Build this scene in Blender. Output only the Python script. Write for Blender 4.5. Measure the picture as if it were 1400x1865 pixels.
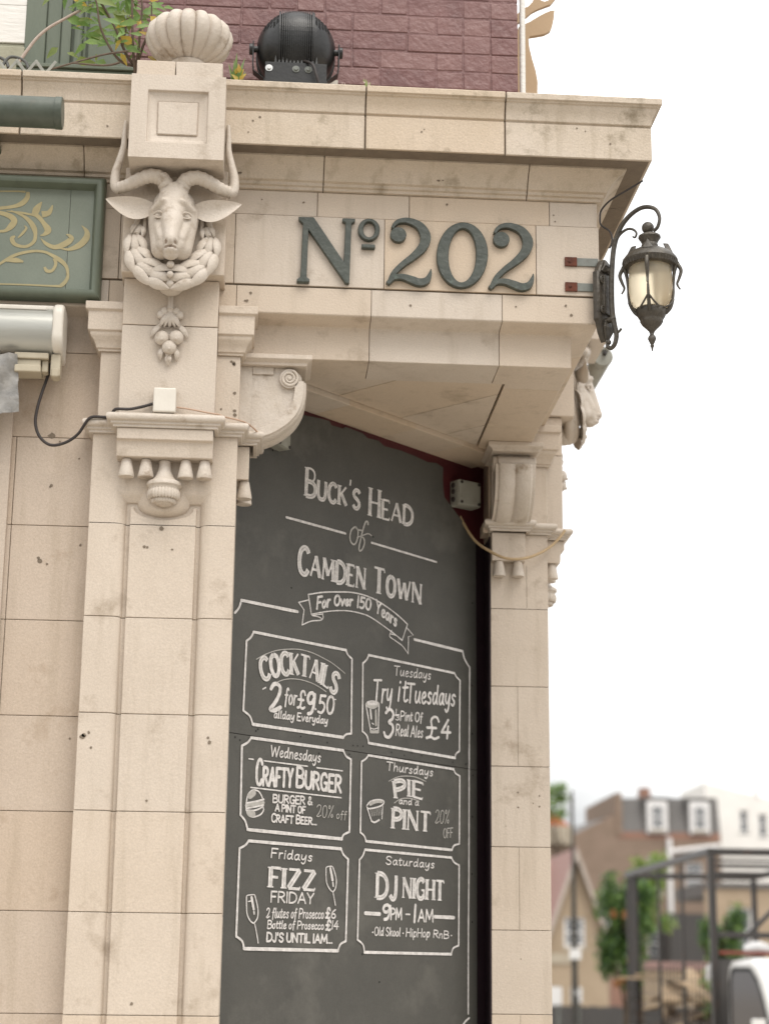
import bpy, bmesh, math, random
from mathutils import Vector, Matrix, Euler
R = math.radians
random.seed(7)
for o in list(bpy.data.objects): bpy.data.objects.remove(o)
scene = bpy.context.scene
COL = scene.collection

# ------------------------------------------------------------------ camera
# world: x along the front wall (0 at the corner of the entablature), y into the building, z up from the pavement
cam_data = bpy.data.cameras.new('camera')
cam = bpy.data.objects.new('camera', cam_data); COL.objects.link(cam)
pitch, roll, yaw = 0.251870665, 0.0120803, 0.0697205
fwd = Vector((math.sin(yaw)*math.cos(pitch), math.cos(yaw)*math.cos(pitch), math.sin(pitch)))
rt = Vector((math.cos(yaw), -math.sin(yaw), 0)); up = rt.cross(fwd)
rt2 = math.cos(roll)*rt + math.sin(roll)*up; up2 = -math.sin(roll)*rt + math.cos(roll)*up
cm = Matrix((rt2, up2, -fwd)).transposed().to_4x4(); cm.translation = Vector((-1.19688, -6.2, 1.6))
cam.matrix_world = cm
cam_data.sensor_fit = 'VERTICAL'; cam_data.sensor_height = 36.0; cam_data.sensor_width = 27.0
cam_data.lens = 36*3366.12/1865
cam_data.clip_start = .05; cam_data.clip_end = 3000
cam_data.dof.use_dof = True; cam_data.dof.focus_distance = 6.62; cam_data.dof.aperture_fstop = 2.0
scene.camera = cam
scene.view_settings.view_transform = 'Standard'; scene.view_settings.look = 'None'
scene.view_settings.exposure = 1.15; scene.view_settings.gamma = 1

# ------------------------------------------------------------------ sky and sun: bright overcast
SUN_EL, SUN_AZ = R(56), R(158)        # azimuth from +y (north) clockwise: the sun is behind the camera, to its right
w = bpy.data.worlds.new('World'); scene.world = w; w.use_nodes = True
nt = w.node_tree; nt.nodes.clear()
def N(t, typ, **k):
    n = t.nodes.new(typ)
    for a, b in k.items(): setattr(n, a, b)
    return n
sky = N(nt, 'ShaderNodeTexSky', sky_type='NISHITA', sun_disc=False, sun_elevation=SUN_EL, sun_rotation=SUN_AZ, dust_density=4, air_density=1.2)
tc = N(nt, 'ShaderNodeTexCoord')
cl = N(nt, 'ShaderNodeTexNoise'); cl.inputs['Scale'].default_value = 2.2; cl.inputs['Detail'].default_value = 6; cl.inputs['Roughness'].default_value = .55
mp = N(nt, 'ShaderNodeMapping'); mp.inputs['Scale'].default_value = (1, 1, 2.6)
ramp = N(nt, 'ShaderNodeValToRGB'); ramp.color_ramp.elements[0].position = .38; ramp.color_ramp.elements[1].position = .60
ramp.color_ramp.elements[0].color = (4.1, 4.12, 4.16, 1); ramp.color_ramp.elements[1].color = (8.9, 8.8, 8.65, 1)
mx = N(nt, 'ShaderNodeMix', data_type='RGBA'); mx.inputs['Factor'].default_value = .9
bg = N(nt, 'ShaderNodeBackground'); bg.inputs['Strength'].default_value = .10
ow = N(nt, 'ShaderNodeOutputWorld')
nt.links.new(tc.outputs['Generated'], mp.inputs['Vector']); nt.links.new(mp.outputs['Vector'], cl.inputs['Vector'])
nt.links.new(cl.outputs['Fac'], ramp.inputs['Fac'])
sx = N(nt, 'ShaderNodeSeparateXYZ'); gr = N(nt, 'ShaderNodeMapRange'); gr.inputs[1].default_value = 0; gr.inputs[2].default_value = 1; gr.inputs[3].default_value = .80; gr.inputs[4].default_value = 1.35   # an overcast sky is brightest overhead
gm = N(nt, 'ShaderNodeMix', data_type='RGBA', blend_type='MULTIPLY'); gm.inputs['Factor'].default_value = 1
nt.links.new(tc.outputs['Generated'], sx.inputs[0]); nt.links.new(sx.outputs[2], gr.inputs[0])
nt.links.new(ramp.outputs['Color'], gm.inputs['A']); nt.links.new(gr.outputs[0], gm.inputs['B'])
nt.links.new(sky.outputs['Color'], mx.inputs['A']); nt.links.new(gm.outputs['Result'], mx.inputs['B'])
nt.links.new(mx.outputs['Result'], bg.inputs['Color']); nt.links.new(bg.outputs['Background'], ow.inputs['Surface'])
sd = bpy.data.lights.new('sun', 'SUN'); sd.energy = .9; sd.angle = R(40); sd.color = (1, .95, .88)
so = bpy.data.objects.new('sun', sd); COL.objects.link(so)
sdir = Vector((math.sin(SUN_AZ)*math.cos(SUN_EL), math.cos(SUN_AZ)*math.cos(SUN_EL), math.sin(SUN_EL)))
so.rotation_euler = sdir.to_track_quat('Z', 'Y').to_euler(); so.location = (6, -14, 14)

# ------------------------------------------------------------------ materials
def make_mat(name, c1, c2=None, scale=6, rough=.7, bump=.15, bscale=90, spec=.35, metal=0, tint=0, dirt=None, dirt_amt=.5, dirt_scale=9, dirt_th=.62, speck=0, coat=0, stretch=None, tint_c=None, streak=0):
    m = bpy.data.materials.new(name); m.use_nodes = True
    t = m.node_tree; b = t.nodes['Principled BSDF']
    c2 = c2 or tuple(min(1, x*.82) for x in c1)
    co = N(t, 'ShaderNodeTexCoord'); vec = co.outputs['Object']
    if stretch:
        mpn = N(t, 'ShaderNodeMapping'); mpn.inputs['Scale'].default_value = stretch; t.links.new(vec, mpn.inputs['Vector']); vec = mpn.outputs['Vector']
    n1 = N(t, 'ShaderNodeTexNoise'); n1.inputs['Scale'].default_value = scale; n1.inputs['Detail'].default_value = 7; n1.inputs['Roughness'].default_value = .6
    t.links.new(vec, n1.inputs['Vector'])
    rp = N(t, 'ShaderNodeValToRGB'); rp.color_ramp.elements[0].position = .32; rp.color_ramp.elements[1].position = .68
    rp.color_ramp.elements[0].color = (*c1, 1); rp.color_ramp.elements[1].color = (*c2, 1)
    t.links.new(n1.outputs['Fac'], rp.inputs['Fac']); col = rp.outputs['Color']
    if tint:
        at = N(t, 'ShaderNodeAttribute', attribute_name='tint')
        hv = N(t, 'ShaderNodeMix', data_type='RGBA', blend_type='MIX')
        hv.inputs['B'].default_value = (*(tint_c or tuple(x*f for x, f in zip(c1, (.97, .88, .76)))), 1)
        mm = N(t, 'ShaderNodeMath', operation='MULTIPLY'); mm.inputs[1].default_value = tint
        t.links.new(at.outputs['Fac'], mm.inputs[0]); t.links.new(mm.outputs[0], hv.inputs['Factor'])
        t.links.new(col, hv.inputs['A']); col = hv.outputs['Result']
    if speck:
        n3 = N(t, 'ShaderNodeTexNoise'); n3.inputs['Scale'].default_value = 230; n3.inputs['Detail'].default_value = 3
        t.links.new(co.outputs['Object'], n3.inputs['Vector'])
        mr = N(t, 'ShaderNodeMapRange'); mr.inputs[1].default_value = .3; mr.inputs[2].default_value = .7; mr.inputs[3].default_value = 1-speck; mr.inputs[4].default_value = 1+speck*.6
        t.links.new(n3.outputs['Fac'], mr.inputs[0])
        sm = N(t, 'ShaderNodeMix', data_type='RGBA', blend_type='MULTIPLY'); sm.inputs['Factor'].default_value = 1
        t.links.new(col, sm.inputs['A']); t.links.new(mr.outputs[0], sm.inputs['B']); col = sm.outputs['Result']
    if dirt:
        n2 = N(t, 'ShaderNodeTexNoise'); n2.inputs['Scale'].default_value = dirt_scale; n2.inputs['Detail'].default_value = 12; n2.inputs['Roughness'].default_value = .68
        t.links.new(vec, n2.inputs['Vector'])
        md = N(t, 'ShaderNodeMapRange'); md.inputs[1].default_value = dirt_th; md.inputs[2].default_value = dirt_th+.14; md.inputs[3].default_value = 0; md.inputs[4].default_value = dirt_amt
        t.links.new(n2.outputs['Fac'], md.inputs[0])
        dm = N(t, 'ShaderNodeMix', data_type='RGBA'); dm.inputs['B'].default_value = (*dirt, 1)
        t.links.new(md.outputs[0], dm.inputs['Factor']); t.links.new(col, dm.inputs['A']); col = dm.outputs['Result']
    if streak:        # rain-washed grime running down the face
        ms_ = N(t, 'ShaderNodeMapping'); ms_.inputs['Scale'].default_value = (17, 17, 1.6); t.links.new(co.outputs['Object'], ms_.inputs['Vector'])
        n4 = N(t, 'ShaderNodeTexNoise'); n4.inputs['Scale'].default_value = 1; n4.inputs['Detail'].default_value = 8; n4.inputs['Roughness'].default_value = .62
        t.links.new(ms_.outputs['Vector'], n4.inputs['Vector'])
        m4 = N(t, 'ShaderNodeMapRange'); m4.inputs[1].default_value = .53; m4.inputs[2].default_value = .74; m4.inputs[3].default_value = 0; m4.inputs[4].default_value = streak
        t.links.new(n4.outputs['Fac'], m4.inputs[0])
        k4 = N(t, 'ShaderNodeMix', data_type='RGBA'); k4.inputs['B'].default_value = (.27, .215, .145, 1)
        t.links.new(m4.outputs[0], k4.inputs['Factor']); t.links.new(col, k4.inputs['A']); col = k4.outputs['Result']
    t.links.new(col, b.inputs['Base Color'])
    b.inputs['Roughness'].default_value = rough; b.inputs['Metallic'].default_value = metal
    b.inputs['Specular IOR Level'].default_value = spec; b.inputs['Coat Weight'].default_value = coat
    if bump:
        nb = N(t, 'ShaderNodeTexNoise'); nb.inputs['Scale'].default_value = bscale; nb.inputs['Detail'].default_value = 5
        t.links.new(vec, nb.inputs['Vector'])
        bp = N(t, 'ShaderNodeBump'); bp.inputs['Strength'].default_value = bump; bp.inputs['Distance'].default_value = .01
        t.links.new(nb.outputs['Fac'], bp.inputs['Height']); t.links.new(bp.outputs['Normal'], b.inputs['Normal'])
    return m
MT = {}
def mk(name, *a, **k): MT[name] = make_mat(name, *a, **k); return MT[name]
STN = (.56, .49, .415)
mk('faience', STN, (.505, .437, .365), 4, .5, .16, 120, .35, tint=.85, dirt=(.24, .18, .12), dirt_amt=.6, dirt_scale=5, dirt_th=.575, speck=.10, streak=.30)
mk('carved_faience', (.56, .50, .435), (.50, .437, .365), 14, .5, .25, 90, .35, dirt=(.22, .155, .095), dirt_amt=.7, dirt_scale=13, dirt_th=.565, speck=.08)
mk('weathered_faience', (.548, .472, .388), (.48, .405, .315), 5, .55, .22, 110, .3, tint=.5, dirt=(.15, .115, .062), dirt_amt=.75, dirt_scale=5.5, dirt_th=.56, speck=.12, streak=.55)
mk('wall_faience', (.49, .413, .342), (.45, .375, .305), 3, .55, .18, 110, .3, tint=.5, dirt=(.28, .2, .13), dirt_amt=.55, dirt_scale=5, dirt_th=.575, speck=.10, streak=.30)
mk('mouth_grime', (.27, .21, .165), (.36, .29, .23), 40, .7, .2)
mk('joint_mortar', (.20, .16, .12), None, 20, .9, .3)
mk('painted_brick', (.175, .085, .08), (.125, .058, .056), 13, .45, .7, 34, .4, tint=.75, tint_c=(.215, .118, .108), dirt=(.24, .15, .13), dirt_amt=.35, dirt_scale=20, dirt_th=.6)
mk('green_paint', (.13, .15, .112), (.108, .128, .095), 10, .45, .12, 60, .4, dirt=(.05, .055, .04), dirt_amt=.5, dirt_scale=8, dirt_th=.6, stretch=(1, 1, .3))
mk('sign_green', (.20, .225, .18), (.175, .20, .16), 6, .4, .05, 60, .4, speck=.06)
mk('dark_green_metal', (.085, .10, .078), (.055, .066, .05), 12, .4, .08, 60, .45, dirt=(.12, .09, .05), dirt_amt=.4, dirt_scale=14, dirt_th=.6)
mk('gold_paint', (.40, .34, .18), (.33, .28, .15), 25, .45, .05, 80, .4)
mk('board_paint', (.082, .079, .069), (.060, .058, .051), 3.2, .62, .08, 40, .4, dirt=(.13, .124, .108), dirt_amt=.55, dirt_scale=2.4, dirt_th=.53, speck=.12)
mk('chalk', (.70, .67, .645), (.44, .42, .40), 60, .9, .1, 200, .1)
mk('faint_chalk', (.44, .425, .395), (.33, .315, .29), 70, .9, .1, 200, .1)
mk('maroon_paint', (.085, .013, .016), (.06, .01, .014), 8, .5, .15, 50, .35)
mk('aubergine_paint', (.026, .014, .018), (.018, .011, .014), 8, .55, .15, 50, .3)
mk('letter_green', (.064, .073, .060), (.044, .052, .043), 22, .4, .35, 45, .45, dirt=(.15, .20, .17), dirt_amt=.5, dirt_scale=18, dirt_th=.6)
mk('black_metal', (.012, .012, .012), (.02, .02, .019), 18, .35, .08, 80, .45, dirt=(.09, .08, .065), dirt_amt=.5, dirt_scale=30, dirt_th=.68)
mk('steel', (.55, .55, .53), (.45, .45, .44), 30, .35, .05, 60, .5, metal=1)
mk('bronze_metal', (.085, .074, .058), (.05, .043, .035), 30, .45, .35, 70, .5, metal=.25, dirt=(.16, .14, .11), dirt_amt=.6, dirt_scale=25, dirt_th=.55)
mk('rust', (.15, .05, .03), (.09, .04, .03), 40, .8, .3, 80, .2)
mk('grey_paint', (.20, .21, .19), (.13, .14, .125), 20, .45, .15, 60, .4, dirt=(.10, .05, .03), dirt_amt=.5, dirt_scale=22, dirt_th=.6)
mk('grey_box_plastic', (.30, .30, .26), (.24, .235, .20), 20, .5, .1, 60, .4, dirt=(.06, .055, .045), dirt_amt=.5, dirt_scale=20, dirt_th=.58)
mk('white_plastic', (.66, .62, .55), (.60, .56, .49), 12, .35, .04, 60, .45, dirt=(.3, .25, .17), dirt_amt=.4, dirt_scale=18, dirt_th=.62)
mk('aluminium', (.44, .44, .40), (.36, .36, .33), 8, .32, .05, 60, .5, metal=.35, dirt=(.2, .18, .14), dirt_amt=.4, dirt_scale=9, dirt_th=.58, stretch=(.3, 1, 2))
mk('cream_metal', (.46, .41, .31), (.40, .35, .26), 16, .5, .1, 60, .35, dirt=(.12, .09, .06), dirt_amt=.5, dirt_scale=16, dirt_th=.6)
mk('plastic_sheet', (.34, .325, .30), (.20, .195, .185), 14, .28, .8, 24, .5)
mk('black_cable', (.03, .025, .023), (.045, .037, .035), 20, .5, 0)
mk('pink_cable', (.48, .33, .24), None, 20, .5, 0)
mk('tan_cable', (.42, .31, .18), (.36, .26, .15), 20, .5, 0)
mk('tan_board', (.46, .33, .20), (.43, .305, .185), 12, .6, .05)
mk('white_paint', (.70, .68, .64), (.64, .62, .58), 12, .5, .25, 40, .35, dirt=(.3, .26, .2), dirt_amt=.4, dirt_scale=14, dirt_th=.6, stretch=(.4, 1, 2))
mk('wire_metal', (.33, .33, .29), (.24, .24, .21), 20, .5, .1)
mk('lead', (.10, .10, .09), (.07, .07, .065), 10, .6, .2)
mk('sill_stone', (.34, .33, .25), (.28, .27, .2), 10, .7, .2)
def leaf_mat(name, c1, c2, rough=.45):
    m = make_mat(name, c1, c2, 30, rough, .1, 80, .4)
    b = m.node_tree.nodes['Principled BSDF']; b.inputs['Transmission Weight'].default_value = 0
    t = m.node_tree; tr = N(t, 'ShaderNodeBsdfTranslucent'); ms = N(t, 'ShaderNodeMixShader'); ms.inputs[0].default_value = .35
    tr.inputs['Color'].default_value = (c1[0]*1.6, c1[1]*1.6, c1[2]*1.2, 1)
    out = t.nodes['Material Output']
    t.links.new(b.outputs[0], ms.inputs[1]); t.links.new(tr.outputs[0], ms.inputs[2]); t.links.new(ms.outputs[0], out.inputs['Surface'])
    MT[name] = m
leaf_mat('green_leaf', (.13, .235, .065), (.21, .30, .075)); leaf_mat('yellow_leaf', (.48, .40, .06), (.50, .28, .07)); leaf_mat('tree_leaf', (.07, .125, .05), (.04, .085, .035)); leaf_mat('pale_leaf', (.24, .30, .09), (.15, .21, .07))
leaf_mat('orange_flower', (.30, .14, .06), (.34, .19, .08))
mk('twig', (.16, .12, .09), (.10, .075, .055), 40, .8, .2)
mk('pale_stem', (.45, .36, .30), None, 40, .7, .2)
g = bpy.data.materials.new('amber_glass'); g.use_nodes = True; MT['amber_glass'] = g
b = g.node_tree.nodes['Principled BSDF']; b.inputs['Base Color'].default_value = (1, .87, .64, 1); b.inputs['Transmission Weight'].default_value = .8; b.inputs['Roughness'].default_value = .38; b.inputs['IOR'].default_value = 1.25
def glass_mat(name, c, rough=.08):
    m = bpy.data.materials.new(name); m.use_nodes = True; b = m.node_tree.nodes['Principled BSDF']
    b.inputs['Base Color'].default_value = (*c, 1); b.inputs['Roughness'].default_value = rough; b.inputs['Specular IOR Level'].default_value = .7; MT[name] = m
glass_mat('window_glass', (.09, .10, .11)); glass_mat('cab_glass', (.035, .026, .024), .12); MT['cab_glass'].node_tree.nodes['Principled BSDF'].inputs['Specular IOR Level'].default_value = .25

# ------------------------------------------------------------------ mesh builder
def smooth_pts(pts, k=6):
    P = [Vector(p) for p in pts]
    if len(P) < 3: return P
    out = []
    for i in range(len(P)-1):
        a, b, c, d = P[max(i-1, 0)], P[i], P[i+1], P[min(i+2, len(P)-1)]
        for j in range(k):
            t = j/k
            out.append(.5*((2*b)+(c-a)*t+(2*a-5*b+4*c-d)*t*t+(3*b-a-3*c+d)*t**3))
    out.append(P[-1]); return out
class MB:
    def __init__(s): s.v = []; s.f = []; s.t = []; s.m = []; s.tint = 0; s.mi = 0
    def V(s, pts): n = len(s.v); s.v += [tuple(p) for p in pts]; return n
    def F(s, f): s.f.append(tuple(f)); s.t.append(s.tint); s.m.append(s.mi)
    def box(s, x0, x1, y0, y1, z0, z1):
        n = s.V([(x0,y0,z0),(x1,y0,z0),(x1,y1,z0),(x0,y1,z0),(x0,y0,z1),(x1,y0,z1),(x1,y1,z1),(x0,y1,z1)])
        for f in ((0,3,2,1),(4,5,6,7),(0,1,5,4),(1,2,6,5),(2,3,7,6),(3,0,4,7)): s.F([n+i for i in f])
    def obox(s, c, ax, ay, az):           # centre and three half-axis vectors
        c, ax, ay, az = map(Vector, (c, ax, ay, az)); n = s.V([c+i*ax+j*ay+k*az for k in (-1,1) for j in (-1,1) for i in (-1,1)])
        for f in ((0,2,3,1),(4,5,7,6),(0,1,5,4),(1,3,7,5),(3,2,6,7),(2,0,4,6)): s.F([n+i for i in f])
    def rings(s, rings, closed=True, cap0=True, cap1=True, loop=False):
        k = len(rings[0]); ids = [s.V(r) for r in rings]; m = len(rings)
        for i in range(m if loop else m-1):
            a, b = ids[i], ids[(i+1) % m]
            for j in range(k if closed else k-1): s.F([a+j, a+(j+1) % k, b+(j+1) % k, b+j])
        if not loop:
            if cap0: s.F([ids[0]+j for j in range(k)][::-1])
            if cap1: s.F([ids[-1]+j for j in range(k)])
    def prism(s, poly, axis, a, b):       # 2D polygon in the plane across `axis`, extruded from a to b
        def P(p, h): return (h, p[0], p[1]) if axis == 'x' else (p[0], h, p[1]) if axis == 'y' else (p[0], p[1], h)
        s.rings([[P(p, a) for p in poly], [P(p, b) for p in poly]])
    def sweep(s, prof, path, closed_prof=True, caps=True, loop=False, z=0):   # prof: (outward, z); path: plan points, outward = right of travel
        n = len(path); rings = []
        seg = [(Vector(path[(i+1) % n])-Vector(path[i])).normalized() for i in range(n if loop else n-1)]
        nor = [Vector((d.y, -d.x)) for d in seg]
        for i in range(n):
            if loop: a, b = nor[i-1], nor[i]
            else: a, b = nor[max(i-1, 0)], nor[min(i, n-2)]
            mvec = (a+b)/(1+a.dot(b)) if a.dot(b) > -.99 else a
            rings.append([(path[i][0]+o*mvec.x, path[i][1]+o*mvec.y, zz+z) for o, zz in prof])
        s.rings(rings, closed_prof, caps, caps, loop)
    def lathe(s, prof, c=(0,0,0), n=24, mod=None, M=None):
        rings = []
        for r, z in prof:
            ring = []
            for j in range(n):
                a = 2*math.pi*j/n; q = r*(mod(a, r, z) if mod else 1)
                p = Vector((q*math.cos(a), q*math.sin(a), z))
                if M: p = M @ p
                ring.append(p+Vector(c))
            rings.append(ring)
        s.rings(rings)
    def tube(s, pts, r, n=8):
        P = [Vector(p) for p in pts]; rs = r if isinstance(r, (list, tuple)) else [r]*len(P)
        t = [(P[min(i+1, len(P)-1)]-P[max(i-1, 0)]).normalized() for i in range(len(P))]
        u = t[0].orthogonal().normalized(); rings = []
        for i in range(len(P)):
            u = (u-t[i]*u.dot(t[i])).normalized(); w_ = t[i].cross(u)
            rings.append([P[i]+rs[i]*(math.cos(2*math.pi*j/n)*u+math.sin(2*math.pi*j/n)*w_) for j in range(n)])
        s.rings(rings)
    def ell(s, c, rad, rot=None, nu=14, nv=9):
        c = Vector(c); rad = Vector(rad); rings = []
        for i in range(nv+1):
            ph = math.pi*(i/nv-.5); ph = max(min(ph, 1.5), -1.5)
            ring = [Vector((rad.x*math.cos(ph)*math.cos(2*math.pi*j/nu), rad.y*math.cos(ph)*math.sin(2*math.pi*j/nu), rad.z*math.sin(ph))) for j in range(nu)]
            rings.append([c+(rot @ p if rot else p) for p in ring])
        s.rings(rings)
    def disc(s, c, r, n=8, axis='y'):
        q = [(r*math.cos(2*math.pi*j/n)*random.uniform(.7, 1.2), r*math.sin(2*math.pi*j/n)*random.uniform(.7, 1.2)) for j in range(n)]
        i = s.V([(c[0]+a, c[1], c[2]+b) if axis == 'y' else (c[0], c[1]+a, c[2]+b) for a, b in q])
        s.F(range(i, i+n))
    def build(s, name, mats, parent=None, smooth=30, bevel=0, segs=2, remesh=0, msmooth=0, recalc=True):
        me = bpy.data.meshes.new(name); me.from_pydata(s.v, [], s.f)
        mats = mats if isinstance(mats, (list, tuple)) else [mats]
        for q in mats: me.materials.append(MT[q] if isinstance(q, str) else q)
        at = me.attributes.new('tint', 'FLOAT', 'FACE'); at.data.foreach_set('value', [float(x) for x in s.t])
        me.polygons.foreach_set('material_index', s.m)
        if recalc:
            bm = bmesh.new(); bm.from_mesh(me); bmesh.ops.recalc_face_normals(bm, faces=bm.faces); bm.to_mesh(me); bm.free()
        o = bpy.data.objects.new(name, me); COL.objects.link(o)
        if remesh:
            md = o.modifiers.new('r', 'REMESH'); md.mode = 'VOXEL'; md.voxel_size = remesh
            if msmooth: ms = o.modifiers.new('s', 'SMOOTH'); ms.factor = .5; ms.iterations = msmooth
            bpy.context.view_layer.update()
            dg = bpy.context.evaluated_depsgraph_get(); me2 = bpy.data.meshes.new_from_object(o.evaluated_get(dg))
            o.modifiers.clear(); o.data = me2; me = me2
            me.materials.clear()
            for q in mats: me.materials.append(MT[q] if isinstance(q, str) else q)
        if smooth:
            me.polygons.foreach_set('use_smooth', [True]*len(me.polygons))
            if smooth < 180: me.set_sharp_from_angle(angle=R(smooth))
        if bevel:
            md = o.modifiers.new('bevel', 'BEVEL'); md.width = bevel; md.segments = segs; md.limit_method = 'ANGLE'; md.angle_limit = R(35); md.harden_normals = False
        if parent: put(o, parent)
        return o
def put(o, parent):
    o.parent = parent
    o.matrix_parent_inverse = Matrix.Translation(parent.location).inverted() if parent.type == 'EMPTY' else Matrix()
def tag(o, label=None, cat=None, group=None, kind=None):
    if label: o['label'] = label
    if cat: o['category'] = cat
    if group: o['group'] = group
    if kind: o['kind'] = kind
    return o
def thing(name, loc, label, cat, group=None):
    o = bpy.data.objects.new(name, None); o.empty_display_size = .1; COL.objects.link(o); o.location = loc
    return tag(o, label, cat, group)
def reflect(o, parent, name=None):      # the side-street twin of a part: mirrored in the 45 degree plane through the corner, (x, y) -> (-y, -x)
    me = o.data.copy(); me.transform(Matrix(((0,-1,0,0),(-1,0,0,0),(0,0,1,0),(0,0,0,1)))); me.flip_normals()
    c = bpy.data.objects.new(name or o.name.split('.')[0], me); COL.objects.link(c)
    for md in o.modifiers:
        if md.type == 'BEVEL':
            q = c.modifiers.new('bevel', 'BEVEL'); q.width = md.width; q.segments = md.segments; q.limit_method = 'ANGLE'; q.angle_limit = md.angle_limit
    put(c, parent)
    for ch in [x for x in o.children]: reflect(ch, c)
    return c
rnd = random.uniform
# ------------------------------------------------------------------ ground
def ground():
    m = MB(); m.rings([[(-900,-900,-.13),(900,-900,-.13),(900,900,-.13),(-900,900,-.13)],[(-900,-900,-.12),(900,-900,-.12),(900,900,-.12),(-900,900,-.12)]])
    mk('asphalt', (.31,.285,.25), (.26,.24,.21), 3, .9, .4, 60, .2, speck=.3)
    mk('paving', (.60,.555,.485), (.52,.48,.42), 2, .8, .2, 30, .25, tint=.6)
    tag(m.build('ground', 'asphalt', smooth=0), kind='structure')
    m = MB(); m.rings([[(-60,-9,-.115),(60,-9,-.115),(60,-3.4,-.115),(-60,-3.4,-.115)],[(-60,-9,-.111),(60,-9,-.111),(60,-3.4,-.111),(-60,-3.4,-.111)]])
    tag(m.build('road', 'asphalt', smooth=0), kind='structure')
    m = MB()
    for i in range(-20, 8):
        for j in range(5):
            m.tint = rnd(0, 1); x = i*.9+(j % 2)*.4; y = -3.2+j*.64
            if x+.9 > 2.6: continue
            m.box(x, x+.894, y, y+.634, -.12, 0)
    for j in range(0, 40):
        for i in range(4):
            m.tint = rnd(0, 1); m.box(.12+i*.62, .12+i*.62+.614, .02+j*.9, .02+j*.9+.894, -.12, 0)
    tag(m.build('pavement', 'paving', smooth=0), kind='structure')
    m = MB()
    for i in range(-18, 3): m.box(i*.95, i*.95+.94, -3.36, -3.21, -.12, .005)
    tag(m.build('kerb', 'paving', smooth=0, bevel=.015), kind='structure')
ground()

# ------------------------------------------------------------------ the pub
pub = thing('pub_building', (-1.0, .6, 0), 'cream stone corner pub with carved ram heads, deep cornice and maroon brick above', 'building')
GAP = .0020

# entablature in blocks: profile (outward, z) swept round the corner with a mitre
CORNICE = [(-.24,4.36),(-.02,4.387),(.012,4.389),(.012,4.400),(.022,4.403),(.022,4.414),(.034,4.418),(.042,4.436),(.060,4.458),(.082,4.476),(.094,4.482),(.094,4.488),
           (.158,4.492),(.160,4.486),(.171,4.486),(.171,4.612),(.164,4.614),(.164,4.619),(.172,4.622),(.174,4.640),(.180,4.660),(.188,4.674),(.190,4.682),(.197,4.684),(.197,4.689),(.206,4.691),(.206,4.714),(.200,4.717),(-.24,4.775)]
BED = [(o, z) for o, z in CORNICE if z <= 4.4895]; BED = BED[:-1]+[(.094,4.4895),(-.24,4.4895)]
CORN = [(-.24,4.4925),(.10,4.4925)]+[p for p in CORNICE if p[0] > .15 and p[1] > 4.48]+[(-.24,4.775)]
def run(mb, prof, cuts, lo=-6.0, hi=5.0, gap=GAP, dz=0):      # front run from lo to the corner and the side run to hi, cut at the joints
    xs = [lo]+cuts
    for a, b in zip(xs[:-1], xs[1:]):
        mb.tint = rnd(0, 1); mb.sweep(prof, [(a+gap/2, 0), (b-gap/2, 0)], z=rnd(-dz, dz))
    mb.tint = rnd(0, .5); mb.sweep(prof, [(xs[-1]+gap/2, 0), (0, 0), (0, -xs[-1]-gap/2)])
    ys = [-c for c in cuts[::-1]]+[hi]
    for a, b in zip(ys[:-1], ys[1:]):
        mb.tint = rnd(0, 1); mb.sweep(prof, [(0, a+gap/2), (0, b-gap/2)])
def inner(mb, prof, d=.006, lo=-6, hi=5):                     # dark mortar seen in the open joints
    mb.sweep([(o-d if o > -.1 else o, z) for o, z in prof], [(lo, 0), (0, 0), (0, hi)])
def rect(o0, o1, z0, z1): return [(o0, z0), (o1, z0), (o1, z1), (o0, z1)]

m = MB(); run(m, CORN, [-4.2,-3.2,-2.075,-1.42,-.861,-.360], gap=.0055, dz=.0012)
m.mi = 1
for x, z, r in ((-1.235,4.59,.005),(-1.26,4.575,.004),(-1.275,4.53,.003),(-.66,4.56,.004),(-.65,4.57,.003),(-.10,4.60,.004),(-.07,4.59,.003),(-2.0,4.60,.004),(-1.95,4.53,.004),(-1.77,4.53,.004),(.02,4.545,.004)): m.disc((x, -.1726, z), r)
cornice = m.build('cornice', ['weathered_faience', 'joint_mortar'], pub, 28, .0025)
m = MB(); inner(m, CORN, .010); m.build('joint', 'joint_mortar', cornice, 0)
m = MB(); run(m, BED, [-4.4,-3.1,-1.857,-1.42,-1.001,-.260], gap=.004)
m.mi = 1
for x, z, r in ((-1.31,4.43,.006),(-1.30,4.432,.005),(-.585,4.435,.006),(-.57,4.437,.004),(-1.755,4.445,.007)): m.disc((x, -.043, z), r)
bed = m.build('bed_moulding', ['weathered_faience', 'joint_mortar'], pub, 28, .002)
m = MB(); inner(m, BED, .008); m.build('joint', 'joint_mortar', bed, 0)
FR0, FR1, FR2, FR3 = 3.917, 4.0185, 4.292, 4.388
m = MB()
run(m, rect(-.10, 0, FR2+GAP/2, FR3-.001), [-3.9,-2.9,-1.7,-1.36,-1.020,-.687,-.175])
run(m, rect(-.10, .004, FR1+.006, FR2-GAP/2), [-4.1,-3.0,-1.72,-1.312,-.776,-.226])
FAS = [(-.30,3.80),(-.30,3.781),(-.089,3.779),(-.087,3.781),(-.087,3.893),(-.084,3.901),(-.074,3.907),(-.02,3.912),(-.003,3.917),(0,3.921),(0,FR1),(-.30,FR1)]
run(m, FAS, [-3.9,-2.9,-1.75,-1.30,-.820,-.350], lo=-6)
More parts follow.
